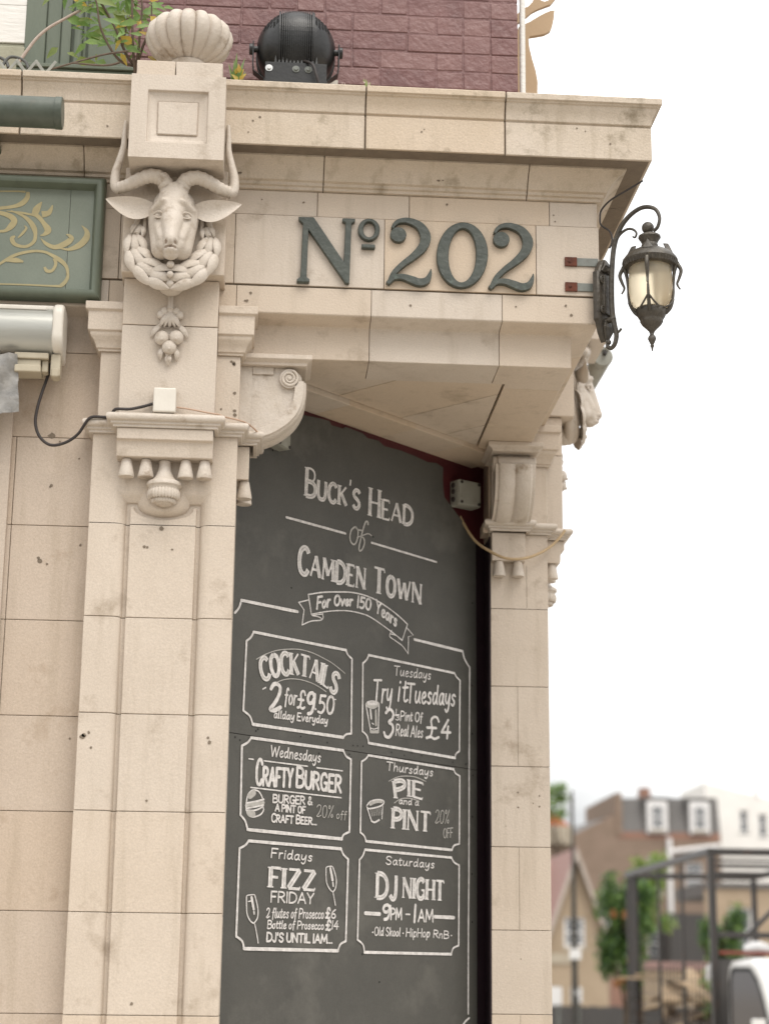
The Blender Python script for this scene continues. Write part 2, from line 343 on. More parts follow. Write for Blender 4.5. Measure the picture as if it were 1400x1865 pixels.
# drill holes and rust spots left by old fixings
m.mi = 1
for x, z in ((-1.07,4.345),(-.55,4.36),(-1.25,3.99),(-.68,3.965),(-.30,3.975),(-.16,4.335),(-.155,4.31),(-.12,3.985),(-.1,3.95),(-1.22,4.35),(-1.27,3.96),(-1.262,3.96)): m.disc((x, -.0062 if FR1 < z < FR2 else -.0022, z), rnd(.003, .0055))
frieze = m.build('frieze', ['faience', 'joint_mortar'], pub, 28, .0022)
m = MB(); inner(m, rect(-.10, -.002, 3.93, 4.386), .006); m.build('joint', 'joint_mortar', frieze, 0)
# ceiling of the recessed porch: thin slabs with open joints, dropped margin along the boarding
m = MB()
def slab(poly, z0, z1): m.tint = rnd(0, 1); m.prism(poly, 'z', z0, z1)
K2, K1 = 1.70, 1.425           # x - y = -K : boarding line, edge of the dropped margin
def cut_strip(ka, kb, cuts, z0, z1):
    for a, b in zip(cuts[:-1], cuts[1:]):
        q = []
        for k, s_ in ((ka, a), (ka, b), (kb, b), (kb, a)):   # s along (1,1)
            q.append(((-k+s_)/2, (k+s_)/2))
        slab(q, z0, z1)
g_ = .003
cut_strip(K1+.002, K2, [-1.02,-.74,-.30+g_,.26,.70,1.1], 3.764, 3.84)
# main slabs: triangle between the two beams, cut square to the boarding
def tri(s0, s1):
    # polygon with x-y > -K1, x < -.298, y > .298, s0 < x+y < s1
    pts = [(-K1+.298+.010, .298), (-.308, .298), (-.308, K1-.308)]
    def clip(poly, fn):
        out = []
        for i in range(len(poly)):
            a, b = poly[i], poly[(i+1) % len(poly)]; fa, fb = fn(a), fn(b)
            if fa >= 0: out.append(a)
            if fa*fb < 0: t = fa/(fa-fb); out.append((a[0]+(b[0]-a[0])*t, a[1]+(b[1]-a[1])*t))
        return out
    p = clip(pts, lambda q: q[0]+q[1]-s0-.003); p = clip(p, lambda q: s1-.003-q[0]-q[1])
    if len(p) > 2: slab(p, 3.7835, 3.86)
cs = [-1.0,-.40,.12,.52,1.0]
for a, b in zip(cs[:-1], cs[1:]): tri(a, b)
ceil_ = m.build('porch_ceiling', 'faience', pub, 0, .002)
m = MB(); m.prism([(-1.5,.29),(-.29,.29),(-.29,1.5)], 'z', 3.80, 3.86); m.build('joint', 'joint_mortar', ceil_, 0)

# ------------------------------------------------------------------ corner pilaster on the front; its twin on the side street is made by reflection
CX = -1.5255
ZJ = [-.14,.17,.53,.855,1.18,1.504,1.827,2.154,2.477,2.805,3.130]
def pilaster():
    m = MB()
    xl, xr, y0, yb = -1.777, -1.279, -.012, .228
    pl, pr = -1.689, -1.362
    def section(n=5):          # half plan of the sunken panel, left to right
        left = [(pl, y0)]
        for k in range(1, n+1): a = k/n*math.pi/2; left.append((pl+.034*math.sin(a), y0+.022*(1-math.cos(a))))
        left += [(pl+.037, y0+.031),(pl+.050, y0+.031),(pl+.051, y0+.014)]
        right = [(pl+pr-x, y) for x, y in left[::-1]]
        return left+right
    sec = section(); base = [(xl, y0)]+sec+[(xr, y0),(xr, yb),(xl, yb)]
    for a, b in zip(ZJ[:-1], ZJ[1:]):
        m.tint = rnd(0, .9); m.prism(base, 'z', a+GAP/2, b-GAP/2)
    # top course: the panel head scoops round the carved boss
    m.tint = .2; za, zb = ZJ[-1]+GAP/2, 3.447
    def head(off, top, sc_r, zc):
        p = [(pl+off, za), (pl+off, top)]; n = 14
        for k in range(n+1):
            a = math.pi*(1-k/n); x = CX+sc_r[0]*math.cos(a); z = top-sc_r[1]*math.sin(a)**.85
            p.append((x, z))
        p += [(pr-off, top), (pr-off, za)]; return p
    rgs = [(head(0, 3.249, (.064, .066), 0), y0), (head(.010, 3.239, (.068, .063), 0), y0+.002), (head(.022, 3.226, (.077, .056), 0), y0+.009), (head(.034, 3.209, (.088, .046), 0), y0+.022), (head(.037, 3.206, (.090, .046), 0), y0+.031),
           (head(.050, 3.194, (.102, .044), 0), y0+.031), (head(.051, 3.193, (.103, .044), 0), y0+.014)]
    ids = [m.V([(x, y, z) for x, z in p]) for p, y in rgs]; k = len(rgs[0][0])
    for a, b in zip(ids[:-1], ids[1:]):
        for j in range(k-1): m.F([a+j, a+j+1, b+j+1, b+j])
    m.F([ids[-1]+j for j in range(k)])
    fr = rgs[0][0]
    i0 = m.V([(x, y0, z) for x, z in fr])
    i1 = m.V([(xl, y0, za), (xl, y0, zb), (xr, y0, zb), (xr, y0, za)])
    m.F([i1, i1+1]+[i1+2, i1+3]+[i0+j for j in range(k)][::-1])
    m.rings([[(xl, y0, za), (xl, yb, za), (xr, yb, za), (xr, y0, za)], [(xl, y0, zb), (xl, yb, zb), (xr, yb, zb), (xr, y0, zb)]], closed=False, cap0=False, cap1=True)
    # stains and bolt marks on the shaft
    m.mi = 1
    for x, y, z, r in ((-1.53,-.0002,3.118,.009),(-1.585,.0005,3.052,.006),(-1.575,.0005,3.05,.005),(-1.49,.0005,3.045,.004),(-1.345,-.0135,2.40,.005),(-1.34,-.0135,2.385,.007),(-1.755,-.0135,2.40,.008),(-1.74,-.0135,2.41,.005),(-1.73,-.0135,2.36,.004),(-1.56,.0005,1.54,.006),(-1.54,.0005,2.19,.004),(-1.76,-.0135,2.395,.009)): m.disc((x, y, z), r)
    shaft = m.build('pilaster', ['faience', 'joint_mortar'], pub, 28, .002)
    m = MB(); m.box(xl+.006, xr-.006, y0+.034, yb-.006, -.1, 3.44); m.build('joint', 'joint_mortar', shaft, 0)
    # upper stage: outer strips and the projecting inner strip
    m = MB(); m.tint = .25
    m.box(-1.766, -1.278, -.012, .227, 3.49, 3.7465); m.tint = .1
    m.box(-1.690, -1.360, -.092, .0, 3.49, 3.8205); m.tint = .35; m.box(-1.690, -1.360, -.0925, .0, 3.8228, 3.993)
    m.mi = 1
    for x, z, r in ((-1.302,3.72,.007),(-1.30,3.715,.006),(-1.34,3.55,.004),(-1.295,3.61,.006),(-1.291,3.53,.007),(-1.293,3.545,.006),(-1.31,3.725,.005)): m.disc((x, -.0134, z), r)
    m.build('upper_shaft', ['faience', 'joint_mortar'], shaft, 28, .0025)
    # impost moulding breaking round every projection
    IMP = [(0,3.447),(.014,3.447),(.014,3.456),(.022,3.458),(.022,3.466),(.031,3.468),(.036,3.473),(.038,3.480),(.036,3.488),(.030,3.493),(0,3.4945)]
    m = MB(); m.tint = .1
    m.sweep(IMP, [(-1.777,.10),(-1.777,-.012),(-1.690,-.012),(-1.690,-.092),(-1.360,-.092),(-1.360,-.012),(-1.279,-.012),(-1.279,.084),(-1.225,.084),(-1.225,.226),(-1.27,.2262)])
    m.build('impost_moulding', 'carved_faience', shaft, 40, .0015)
    # block with a cavetto under the impost, and the guttae hanging from it
    BLK = [(0,3.349),(.018,3.349),(.020,3.358),(.024,3.374),(.034,3.392),(.048,3.402),(.062,3.405),(.062,3.446),(0,3.446)]
    m = MB(); m.tint = .15
    BF = [(0,3.349),(.066,3.349),(.068,3.356),(.070,3.398),(.073,3.404),(.086,3.407),(.086,3.446),(0,3.446)]
    m.sweep(BF, [(-1.690,.0),(-1.690+.0001,-.012),(-1.362,-.012),(-1.362,.0)][1:3])
    m.box(-1.281, -1.238, .088, .228, 3.325, 3.446)
    blk = m.build('guttae_block', 'faience', shaft, 28, .0025)
    def gutta(c):
        m = MB(); m.lathe([(.0165,0),(.0175,-.004),(.026,-.048),(.0275,-.056),(.0265,-.062),(.017,-.063)], c, 18); return m.build('gutta', 'carved_faience', blk, 40)
    for x in (-1.655,-1.589,-1.453,-1.389): gutta((x, -.047, 3.347))
    for y in (.118, .196): gutta((-1.252, y, 3.323))
    # carved boss: neck, rimmed cup, leafy bowl
    m = MB()
    m.lathe([(.021,3.347),(.021,3.33),(.024,3.312),(.032,3.292),(.043,3.279),(.057,3.272),(.060,3.268),(.060,3.258),(.054,3.254),(.052,3.245),(.049,3.228),(.040,3.208),(.026,3.193),(.008,3.187)], (CX, -.030, 0), 28)
    for k in range(13):
        a = -math.pi*(.08+.84*k/12)
        m.ell((CX+.049*math.cos(a), -.03+.049*math.sin(a), 3.228), (.009,.009,.019))
        m.ell((CX+.038*math.cos(a+.1), -.03+.038*math.sin(a+.1), 3.207), (.007,.007,.012))
    m.build('carved_boss', 'carved_faience', shaft, 50)
    # capital on the outer strips
    CAP = [(0,3.745),(.010,3.745),(.010,3.753),(.016,3.755),(.018,3.764),(.024,3.780),(.034,3.792),(.038,3.800),(.038,3.808),(.046,3.812),(.046,3.880),(.050,3.883),(.056,3.886),(.056,3.914),(0,3.9155)]
    for k, pth in enumerate(([(-1.766,.12),(-1.766,-.012),(-1.691,-.012)], [(-1.359,-.012),(-1.278,-.012),(-1.278,.10)])):
        m = MB(); m.tint = .2+.15*k; m.sweep(CAP, pth); m.build('capital', 'faience', shaft, 30, .002)
    # block behind the ram's head
    m = MB(); m.tint = .3; m.box(-1.700, -1.342, -.145, .0, 3.995, 4.388); m.build('head_block', 'faience', shaft, 28, .004)
    # pedestal breaking through the cornice, with a sunken square panel
    m = MB(); m.tint = .05
    x0, x1, z0, z1, yf = -1.683, -1.356, 4.358, 4.672, -.300
    m.rings([[(x0,0,z0),(x1,0,z0),(x1,0,z1),(x0,0,z1)],[(x0,yf,z0),(x1,yf,z0),(x1,yf,z1),(x0,yf,z1)]], cap1=False)
    def fr(d, y): return [(x0+d, y, z0+d), (x1-d, y, z0+d), (x1-d, y, z1-d), (x0+d, y, z1-d)]
    ids = [m.V(q) for q in (fr(0, yf), fr(.059, yf), fr(.061, yf+.012), fr(.068, yf+.013), fr(.074, yf+.016), fr(.092, yf+.020), fr(.094, yf+.024), fr(.096, yf+.014))]
    for a, b in zip(ids[:-1], ids[1:]):
        for j in range(4): m.F([a+j, a+(j+1) % 4, b+(j+1) % 4, b+j])
    m.F([ids[-1]+j for j in range(4)])
    m.tint = .4
    m.box(-1.668, -1.535, -.286, .0, 4.6745, 4.732); m.tint = .1; m.box(-1.532, -1.370, -.286, .0, 4.6745, 4.732)
    ped = m.build('pedestal', 'faience', pub, 28, .003)
    return shaft, ped
shaft, pedestal = pilaster()
CXU = -1.498
def urn():
    m = MB(); ng = 16
    def lobes(a, r, z): return 1-.19*(1-abs(math.cos(ng*a/2))**.42)
    m.lathe([(.078,4.732),(.070,4.742),(.060,4.752),(.056,4.772),(.066,4.790),(.066,4.797),(.05,4.80)], (CXU, -.135, 0), 36)
    pf = [(.056,4.790),(.062,4.801),(.088,4.811),(.117,4.829),(.141,4.853),(.154,4.880),(.158,4.906),(.151,4.931),(.130,4.953),(.098,4.965),(.05,4.970),(.002,4.971)]
    m.lathe(pf, (CXU, -.135, 0), 220, lobes)
    return m.build('gadrooned_urn', 'carved_faience', pub, 60)
urn()

# ------------------------------------------------------------------ carved ram's head, garland and fruit drop
def ram():
    m = MB(); H = lambda dx, o, z: (CX+dx, -o, z)
    def caps(a, b, ra, rb, n=7):
        n = max(n, 14)
        a, b = Vector(H(*a)), Vector(H(*b)); ra, rb = Vector(ra), Vector(rb)
        for k in range(n): t = k/(n-1); m.ell(a.lerp(b, t), ra.lerp(rb, t), None, 16, 10)
    caps((0,.150,4.245), (0,.195,4.215), (.077,.06,.066), (.072,.05,.06), 3)
    caps((0,.205,4.255), (0,.272,4.068), (.054,.040,.045), (.026,.030,.030), 9)
    for s in (-1, 1):
        caps((s*.044,.165,4.20), (s*.024,.232,4.065), (.043,.050,.05), (.027,.034,.034), 7)
        caps((s*.046,.160,4.20), (s*.034,.205,4.058), (.046,.048,.05), (.037,.040,.036), 6)
        caps((s*.030,.245,4.222), (s*.066,.205,4.205), (.018,.016,.014), (.014,.014,.013), 5)      # brow
        caps((s*.040,.212,4.14), (s*.028,.245,4.085), (.026,.024,.024), (.022,.022,.022), 5)            # cheekbone
        m.ell(H(s*.016,.279,4.058), (.010,.014,.010))                                             # nostril wing
    caps((0,.222,4.078), (0,.262,4.036), (.036,.034,.028), (.027,.028,.019), 6)
    m.ell(H(0,.286,4.060), (.018,.016,.016)); caps((0,.215,4.045), (0,.246,4.020), (.03,.03,.02), (.024,.024,.014), 5)
    caps((0,.12,4.20), (0,.125,4.05), (.085,.05,.07), (.070,.055,.055), 6)                          # neck
    for k in range(26):
        a, r = rnd(0, 6.28), rnd(0, .035); m.ell(H(r*math.cos(a), .232-abs(r)*.3+rnd(-.002,.004), 4.285+r*math.sin(a)*.5), (.008,.008,.008), None, 8, 6)
    head = m.build('ram_head', ['carved_faience', 'joint_mortar'], pub, 180, remesh=.0042, msmooth=9)
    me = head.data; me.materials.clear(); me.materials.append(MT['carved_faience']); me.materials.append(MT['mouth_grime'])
    for v in me.vertices:        # mouth line, nostrils, eye sockets
        dx, o, z = v.co.x-CX, -v.co.y, v.co.z
        if o > .19:
            if abs(z-(4.039-abs(dx)*.12)) < .003 and o > .205 and abs(dx) < .026: v.co.y += .005
            d = math.hypot((abs(dx)-.015)/.7, z-4.055)
            if d < .009 and o > .255: v.co.y += .010*(1-d/.012)
            if abs(dx) < .0025 and 4.037 < z < 4.056 and o > .26: v.co.y += .004
        d = math.hypot((abs(dx)-.046)/1.5, (z-4.173)/.9)
        if d < .013 and o > .17: v.co.y += .014*(1-d/.013)
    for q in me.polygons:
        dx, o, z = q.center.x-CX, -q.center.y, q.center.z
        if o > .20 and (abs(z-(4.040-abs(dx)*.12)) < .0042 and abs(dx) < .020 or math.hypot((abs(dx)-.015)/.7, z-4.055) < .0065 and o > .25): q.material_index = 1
    for s in (-1, 1):
        m = MB(); m.ell(H(s*.047,.2275,4.172), (.0145,.011,.0075)); m.tube(smooth_pts([H(s*.028,.241,4.168),H(s*.040,.246,4.181),H(s*.055,.236,4.184),H(s*.066,.222,4.177)], 5), .0030, 6); m.tube(smooth_pts([H(s*.028,.241,4.167),H(s*.041,.242,4.162),H(s*.055,.234,4.165),H(s*.066,.222,4.176)], 5), .003, 6)
        m.build('eye', 'carved_faience', head, 180)
    for s in (-1, 1):
        m = MB(); P = smooth_pts([(s*.022,.195,4.285),(s*.040,.210,4.316),(s*.078,.215,4.327),(s*.120,.207,4.316),(s*.162,.193,4.297),(s*.192,.182,4.292)], 14)
        rr = []
        for i, p in enumerate(P):
            t = i/(len(P)-1); rr.append((.0285-.0075*t)*(1+.045*math.sin(t*66)))
        m.tube([H(p.x, p.y, p.z) for p in P], rr, 16)
        P = smooth_pts([(s*.186,.180,4.288),(s*.205,.178,4.300),(s*.207,.176,4.345),(s*.196,.176,4.395),(s*.184,.178,4.45),(s*.183,.180,4.50),(s*.180,.180,4.548)], 8)
        m.tube([H(p.x, p.y, p.z) for p in P], [.0205-.015*(i/(len(P)-1))**1.1 for i in range(len(P))], 12)
        m.build('horn', 'carved_faience', head, 60)
        m = MB(); rings = []; n = 16      # ear: a cupped leaf drooping outward
        for i in range(n+1):
            t = i/n; hw = .047*math.sin(math.pi*min(1, t*.93+.07))**.8*(1-.35*t)+.0015; c = Vector((s*(.065+.170*t), .178+.022*math.sin(t*2.4), 4.224+.022*t-.052*math.sin(math.pi*t)*.5)); ring = []
            for j in range(9):
                q = -1+2*j/8; ring.append(H(c.x, c.y+.018*q*q*math.sin(math.pi*t)-.006, c.z+hw*q))
            for j in range(8, -1, -1):
                q = -1+2*j/8; ring.append(H(c.x, c.y+.018*q*q*math.sin(math.pi*t)-.014*math.sin(math.pi*min(1, t+.1))*(1-q*q*.6)-.009, c.z+hw*q*.92))
            rings.append(ring)
        m.rings(rings); m.build('ear', 'carved_faience', head, 60)
    # garland: overlapping laurel leaves hung under the head
    m = MB(); import mathutils
    def leaf(c, d, L, W, nrm):
        d = Vector(d).normalized(); nrm = Vector(nrm).normalized(); b = nrm.cross(d).normalized(); nrm = d.cross(b).normalized(); rings = []
        for i in range(9):
            t = i/8; hw = W*math.sin(math.pi*min(.99, t*.94+.03))**.75*(1-.25*t); p = Vector(c)+d*L*(t-.5)+nrm*(.010*math.sin(math.pi*t))
            rings.append([p+b*hw*math.cos(a)+nrm*(hw*.30*max(0, math.sin(a))+(.0025 if abs(a-math.pi/2) < .1 else 0)-.004) for a in [k*math.pi/6 for k in range(12)]])
        m.rings(rings)
    U = lambda t: Vector((math.sin(t)*.128, .175+.030*math.cos(t), 4.095-.140*math.cos(t)))   # t: 0 bottom, +-~1.9 tops
    for s in (-1, 1):
        for k, t in enumerate((1.95,1.52,1.10,.68,.28)):
            p = U(s*t); q = U(s*(t-.25)); d = (q-p).normalized(); side = Vector((s*math.sin(t), 0, -math.cos(t)))
            w_ = (.012,.018,.0215,.0225,.0215)[k]; L = (.055,.088,.102,.104,.088)[k]
            for e, off in ((-1, -.030), (0, 0), (1, .030)):
                off *= (.55,.85,1,1,1)[k]
                c = p+side*off; dd = d+side*e*.22
                leaf(H(*c), H(*(dd+Vector((CX*0,0,0))))-Vector((CX,0,0)) if False else Vector((dd.x, -dd.y, dd.z)), L, w_*(1 if e else 1.1), Vector((side.x*e*.5, -1, side.z*e*.5)))
    for rr_, oo in ((.030,-.052),(.022,-.034)):
        bt = [U(-1.75+3.5*k/30) for k in range(31)]; m.tube([H(p.x, p.y+oo, p.z) for p in bt], [rr_*(.55+.45*math.sin(math.pi*k/30)) for k in range(31)], 10)
    m.ell(H(0,.13,3.965), (.05,.05,.045))
    for z, r in ((3.998,.013),(3.962,.012)): m.ell(H(0,.222,z), (r, r, r))
    leaf(H(0,.20,3.935), (0,0,-1), .04, .014, (0,-1,-.2))
    for s in (-1, 1):
        m.tube(smooth_pts([H(s*.085,.150,4.255),H(s*.112,.152,4.215),H(s*.128,.158,4.165),H(s*.125,.165,4.13)], 4), .010, 8)
        m.tube(smooth_pts([H(s*.085,.150,4.235),H(s*.098,.152,4.19),H(s*.10,.155,4.145)], 4), .008, 8)
    gar = m.build('garland', 'carved_faience', pub, 60)
    # fruit drop
    m = MB(); m.tube([H(0,.10,3.945),H(0,.106,3.90),H(0,.112,3.872)], [.009,.009,.013], 8)
    for a in (-1.0,-.5,0,.5,1.0): leaf(H(math.sin(a)*.021,.112,3.832+math.cos(a)*.010), (math.sin(a)*.8, 0, -.7-.6*math.cos(a)), .066, .0125, (math.sin(a)*.5,-1,.1))
    for a in (-1.25,-.62,0,.62,1.25): m.ell(H(math.sin(a)*.034,.106,3.848+math.cos(a)*.026), (.014,.013,.016))
    for s in (-1, 1): leaf(H(s*.047,.104,3.800), (s*.6,.0,-.8), .062, .012, (s*.4,-1,0))
    for dx, z, r in ((-.0245,3.768,.0255),(.0245,3.771,.0255),(.002,3.734,.0255)): m.ell(H(dx,.115,z), (r, r*.85, r), None, 18, 12); m.ell(H(dx,.115+r*.8,z-r*.45), (.006,.006,.006))
    for s in (-1, 1): leaf(H(s*.026,.104,3.715), (s*.15,0,-1), .05, .012, (s*.4,-1,0))
    leaf(H(0,.108,3.692), (0,0,-1), .045, .013, (0,-1,0)); leaf(H(0,.106,3.71), (.2,0,-1), .04, .012, (0,-1,0))
    fruit = m.build('fruit_drop', 'carved_faience', pub, 60)
    return head, gar, fruit
ram_head, garland, fruit = ram()

# ------------------------------------------------------------------ scrolled bracket on the inner face of the pilaster
def bracket():
    m = MB(); y0, y1 = .072, .236
    # web panel (x, z) behind the raised scroll
    web = [(-1.281,3.742),(-1.105,3.742),(-1.075,3.70),(-1.072,3.65),(-1.080,3.605),(-1.101,3.566),(-1.133,3.536),(-1.172,3.511),(-1.222,3.492),(-1.281,3.482)]
    m.prism(web, 'y', y0+.016, y1-.016)
    # raised border of the web panel
    for ya, yb_ in ((y0+.008, y0+.0155), (y1-.0155, y1-.008)):
        m.box(-1.281, -1.236, ya, yb_, 3.525, 3.742); m.box(-1.235, -1.16, ya, yb_, 3.714, 3.742)
    # scroll: centre line with half width, cross-section of two rolls across y
    cl = smooth_pts([(-1.066,3.690,0),(-1.066,3.650,0),(-1.074,3.605,0),(-1.096,3.563,0),(-1.130,3.530,0),(-1.170,3.505,0),(-1.222,3.486,0)], 7)
    rings = []
    ys = [y0+(y1-y0)*k/28 for k in range(29)]
    for i, p in enumerate(cl):
        t = (cl[min(i+1, len(cl)-1)]-cl[max(i-1, 0)]).normalized(); nx, nz = -t.y, t.x      # outward = right/below
        th = .019
        out = []
        for k, y in enumerate(ys):
            q = (y-y0)/(y1-y0); roll = abs(math.sin(q*2*math.pi))**.6 if .08 < q < .92 else .25
            out.append((p.x+nx*(th*.55+th*.75*roll), y, p.y+nz*(th*.55+th*.75*roll)))
        inn = [(p.x-nx*th, y1, p.y-nz*th), (p.x-nx*th, y0, p.y-nz*th)]
        rings.append(out+inn)
    m.rings(rings)
    br = m.build('console_bracket', 'carved_faience', pub, 35, .0015)
    # volute curls on both faces and its roll
    m = MB(); vc = (-1.104, 3.699)
    m.rings([[(vc[0]+.034*math.cos(a), y, vc[1]+.036*math.sin(a)) for a in [k*math.pi/12 for k in range(24)]] for y in (y0, y1)])
    m.rings([[(vc[0]+.005+.040*math.cos(a), y, vc[1]-.002+.036*math.sin(a)) for a in [k*math.pi/12 for k in range(24)]] for y in (y0+.014, y1-.014)])
    for y in (y0-.002, y1+.002):
        sp = []
        for k in range(60): a = 2.9*2*math.pi*k/59/1.2; r = .031*(1-k/64); sp.append((vc[0]+r*math.cos(-a+1.2), y, vc[1]+r*math.sin(-a+1.2)))
        m.tube(sp, [.0055*(1-.4*k/59) for k in range(60)], 7); m.ell((vc[0], y, vc[1]), (.008,.005,.008))
    m.build('volute', 'carved_faience', br, 40)
    # abacus
    A = [(0,3.742),(.012,3.742),(.014,3.752),(.022,3.757),(.030,3.762),(.030,3.7785),(0,3.7785)]
    m = MB(); m.tint = .1; m.box(-1.281, -1.055, .07, .238, 3.742, 3.7785)
    m.sweep(A, [(-1.279,.07),(-1.055,.07),(-1.055,.238),(-1.279,.238)])
    m.build('abacus', 'faience', br, 30, .0015)
    return br
brk = bracket()
def reveal_marks():       # upright joints, fixing holes and a pale patch on the face of the side street pilaster
    for x, za, zb in ((-.118,2.479,2.803),(-.116,1.829,2.152),(-.115,1.182,1.502),(-.0775,3.134,3.315)): m = MB(); m.box(x-.0008, x+.0008, 1.2786, 1.285, za, zb); m.build('upright_joint', 'joint_mortar', pub, 0)
    for x, z, r in ((-.120,2.372,.0042),(-.119,2.312,.0042),(-.032,2.360,.0042),(-.032,2.317,.0048),(-.058,2.330,.003),(-.17,2.236,.002),(-.112,1.716,.0025)): m = MB(); m.disc((x, 1.2784, z), r); m.build('fixing_hole', 'joint_mortar', pub, 0)
reveal_marks()
for o in (shaft, ram_head, garland, fruit, brk, pedestal): reflect(o, pub)

# ------------------------------------------------------------------ walls
def walls():
    m = MB()
    cuts = [-.14,.17,.53,.855,1.18,1.505,1.831,2.156,2.475,2.803,3.136,3.454,3.769,3.918]
    for k, (a, b) in enumerate(zip(cuts[:-1], cuts[1:])):
        xs = [-6,-5.2,-4.3,-3.4,-2.62,-2.05,-1.76] if k < 11 else [-6,-4.9,-3.8,-2.9,-2.2,-1.76]
        for p, q in zip(xs[:-1], xs[1:]): m.tint = rnd(0, 1); m.box(p+GAP/2, q-GAP/2, .08, .22, a+GAP/2, b-GAP/2)
    m.tint = 0; m.box(-2.62, -2.064, .055, .079, -.1, 3.60)
    m.mi = 1
    for x, z, r in ((-1.93,3.46,.018),(-1.92,3.28,.008),(-1.925,3.275,.006),(-1.90,3.44,.005),(-1.945,3.01,.013),(-1.95,3.02,.008),(-1.92,3.0,.006),(-1.81,3.07,.007),(-1.81,2.40,.006),(-2.02,1.73,.005),(-1.83,3.38,.005)): m.disc((x, .0788, z), r*.7)
    wl = m.build('stone_wall', ['wall_faience', 'joint_mortar'], pub, 0, .002)
    m = MB(); m.box(-6, -1.77, .086, .215, -.1, 3.93); m.build('joint', 'joint_mortar', wl, 0)
    m = MB()   # the same ashlar beyond the side pilaster
    for k, (a, b) in enumerate(zip(cuts[:-1], cuts[1:])):
        for p, q in zip([1.77,2.5,3.4,4.2], [2.5,3.4,4.2,5.0]): m.tint = rnd(0, 1); m.box(-.22, -.08, p+GAP/2, q-GAP/2, a+GAP/2, b-GAP/2)
    m.build('stone_wall', 'wall_faience', pub, 0, .002)
    # inside of the recess: red-painted back wall, aubergine painted jambs, stone jamb head
    m = MB()
    k = 1.688; d = .08/math.sqrt(2)
    a, b = (-1.42, -1.42+k), (-.18, -.18+k)
    m.prism([a, b, (b[0]-d, b[1]+d), (a[0]-d, a[1]+d)], 'z', -.1, 3.80)
    m.build('porch_wall', 'maroon_paint', pub, 0)
    for bx in ((-.2335, -.2285, 1.281, 1.47), (-1.47, -1.281, .2285, .2335)):
        m = MB(); m.box(*bx, -.1, 3.435); m.build('painted_jamb', 'aubergine_paint', pub, 0)
    m = MB(); m.tint = .8; m.box(-.2355, -.2285, 1.280, 1.47, 3.44, 3.78); m.box(-.262, -.236, 1.262, 1.37, 3.449, 3.492); m.build('jamb_head', 'wall_faience', pub, 0, .002)
    m = MB(); m.tint = .8; m.box(-1.47, -1.280, .2285, .2355, 3.44, 3.78); m.build('jamb_head', 'wall_faience', pub, 0, .002)
    # painted brick above the cornice, brick by brick
    m = MB(); yb = .25; h = .0765
    for k in range(14):
        z = 4.72+k*h; x = -.25; first = True; hdr = (k % 2 == 0)
        while x > -1.75:
            L = .1065 if (hdr and random.random() < .75) or random.random() < .12 else .2165
            hdr = not hdr if random.random() < .8 else hdr
            if first and k % 2: L = .1065
            first = False; a = max(x-L, -1.75); m.tint = rnd(0, 1)
            dy = rnd(-.0018, .0018); e = [rnd(-.0018, .0018) for _ in range(8)]
            j = .0030+rnd(-.0014,.0022)
            n = m.V([(a+j+e[0], yb+dy, z+j+e[1]), (x-j+e[2] if x < -.26 else x, yb+dy+e[3]*.3, z+j+e[4]), (x-j+e[5] if x < -.26 else x, yb+dy, z+h-j+e[6]), (a+j+e[7], yb+dy+e[1]*.3, z+h-j+e[0]),
                      (a+j, yb+.10, z+j), (x-j if x < -.26 else x, yb+.10, z+j), (x-j if x < -.26 else x, yb+.10, z+h-j), (a+j, yb+.10, z+h-j)])
            for f in ((0,1,2,3),(0,4,5,1),(1,5,6,2),(2,6,7,3),(3,7,4,0)): m.F([n+i for i in f])
            x = a
    m.tint = .2; m.box(-1.75, -.2535, yb+.0026, yb+.22, 4.6, 5.80)
    m.box(-.46, -.2525, yb+.1, 5.0, 4.6, 5.80)
    m.build('brick_wall', 'painted_brick', pub, 35, .0035, 3)
walls()

# ------------------------------------------------------------------ first-floor window at the left: green timber surround, white board, sill
def window():
    m = MB()
    m.box(-2.145, -1.725, .265, .50, 4.70, 6.0)
    for a, b, y in ((-2.140,-2.062,.252),(-2.002,-1.965,.250),(-1.90,-1.735,.254)): m.box(a, b, y, .2655, 4.80, 6.0)
    m.box(-2.060,-2.006,.260,.2655,4.8,6.0)
    m.tube([(-1.938,.250,4.80),(-1.938,.250,6.0)], .017, 12); m.tube([(-1.915,.258,4.80),(-1.915,.258,6.0)], .009, 8)
    m.box(-2.16, -1.715, .215, .30, 4.70, 4.945); m.box(-2.16, -1.71, .205, .30, 4.946, 4.962)
    win = m.build('window', 'green_paint', pub, 35, .003)
    m = MB()
    for k in range(4): m.box(-3.2, -2.1385, .255+k*.002, .29, 5.066+k*.16, 5.224+k*.16)
    m.build('white_board', 'white_paint', win, 0, .003)
    m = MB(); m.box(-3.2, -2.136, .24, .30, 4.90, 5.044); m.box(-3.2, -2.137, .262, .30, 5.044, 5.065); m.build('sill', 'sill_stone', win, 0, .004)
window()
# ------------------------------------------------------------------ chalkboard in the recess
# board coordinates: u to the right along the boarding, v = height; (0, v) is the middle of the recess
KB = 1.671
BU = Vector((1, 1, 0))/math.sqrt(2); BN = Vector((1, -1, 0))/math.sqrt(2); B0 = Vector((-KB/2, KB/2, 0))
def bp(u, v, n=0): return B0+BU*u+BN*n+Vector((0, 0, v))
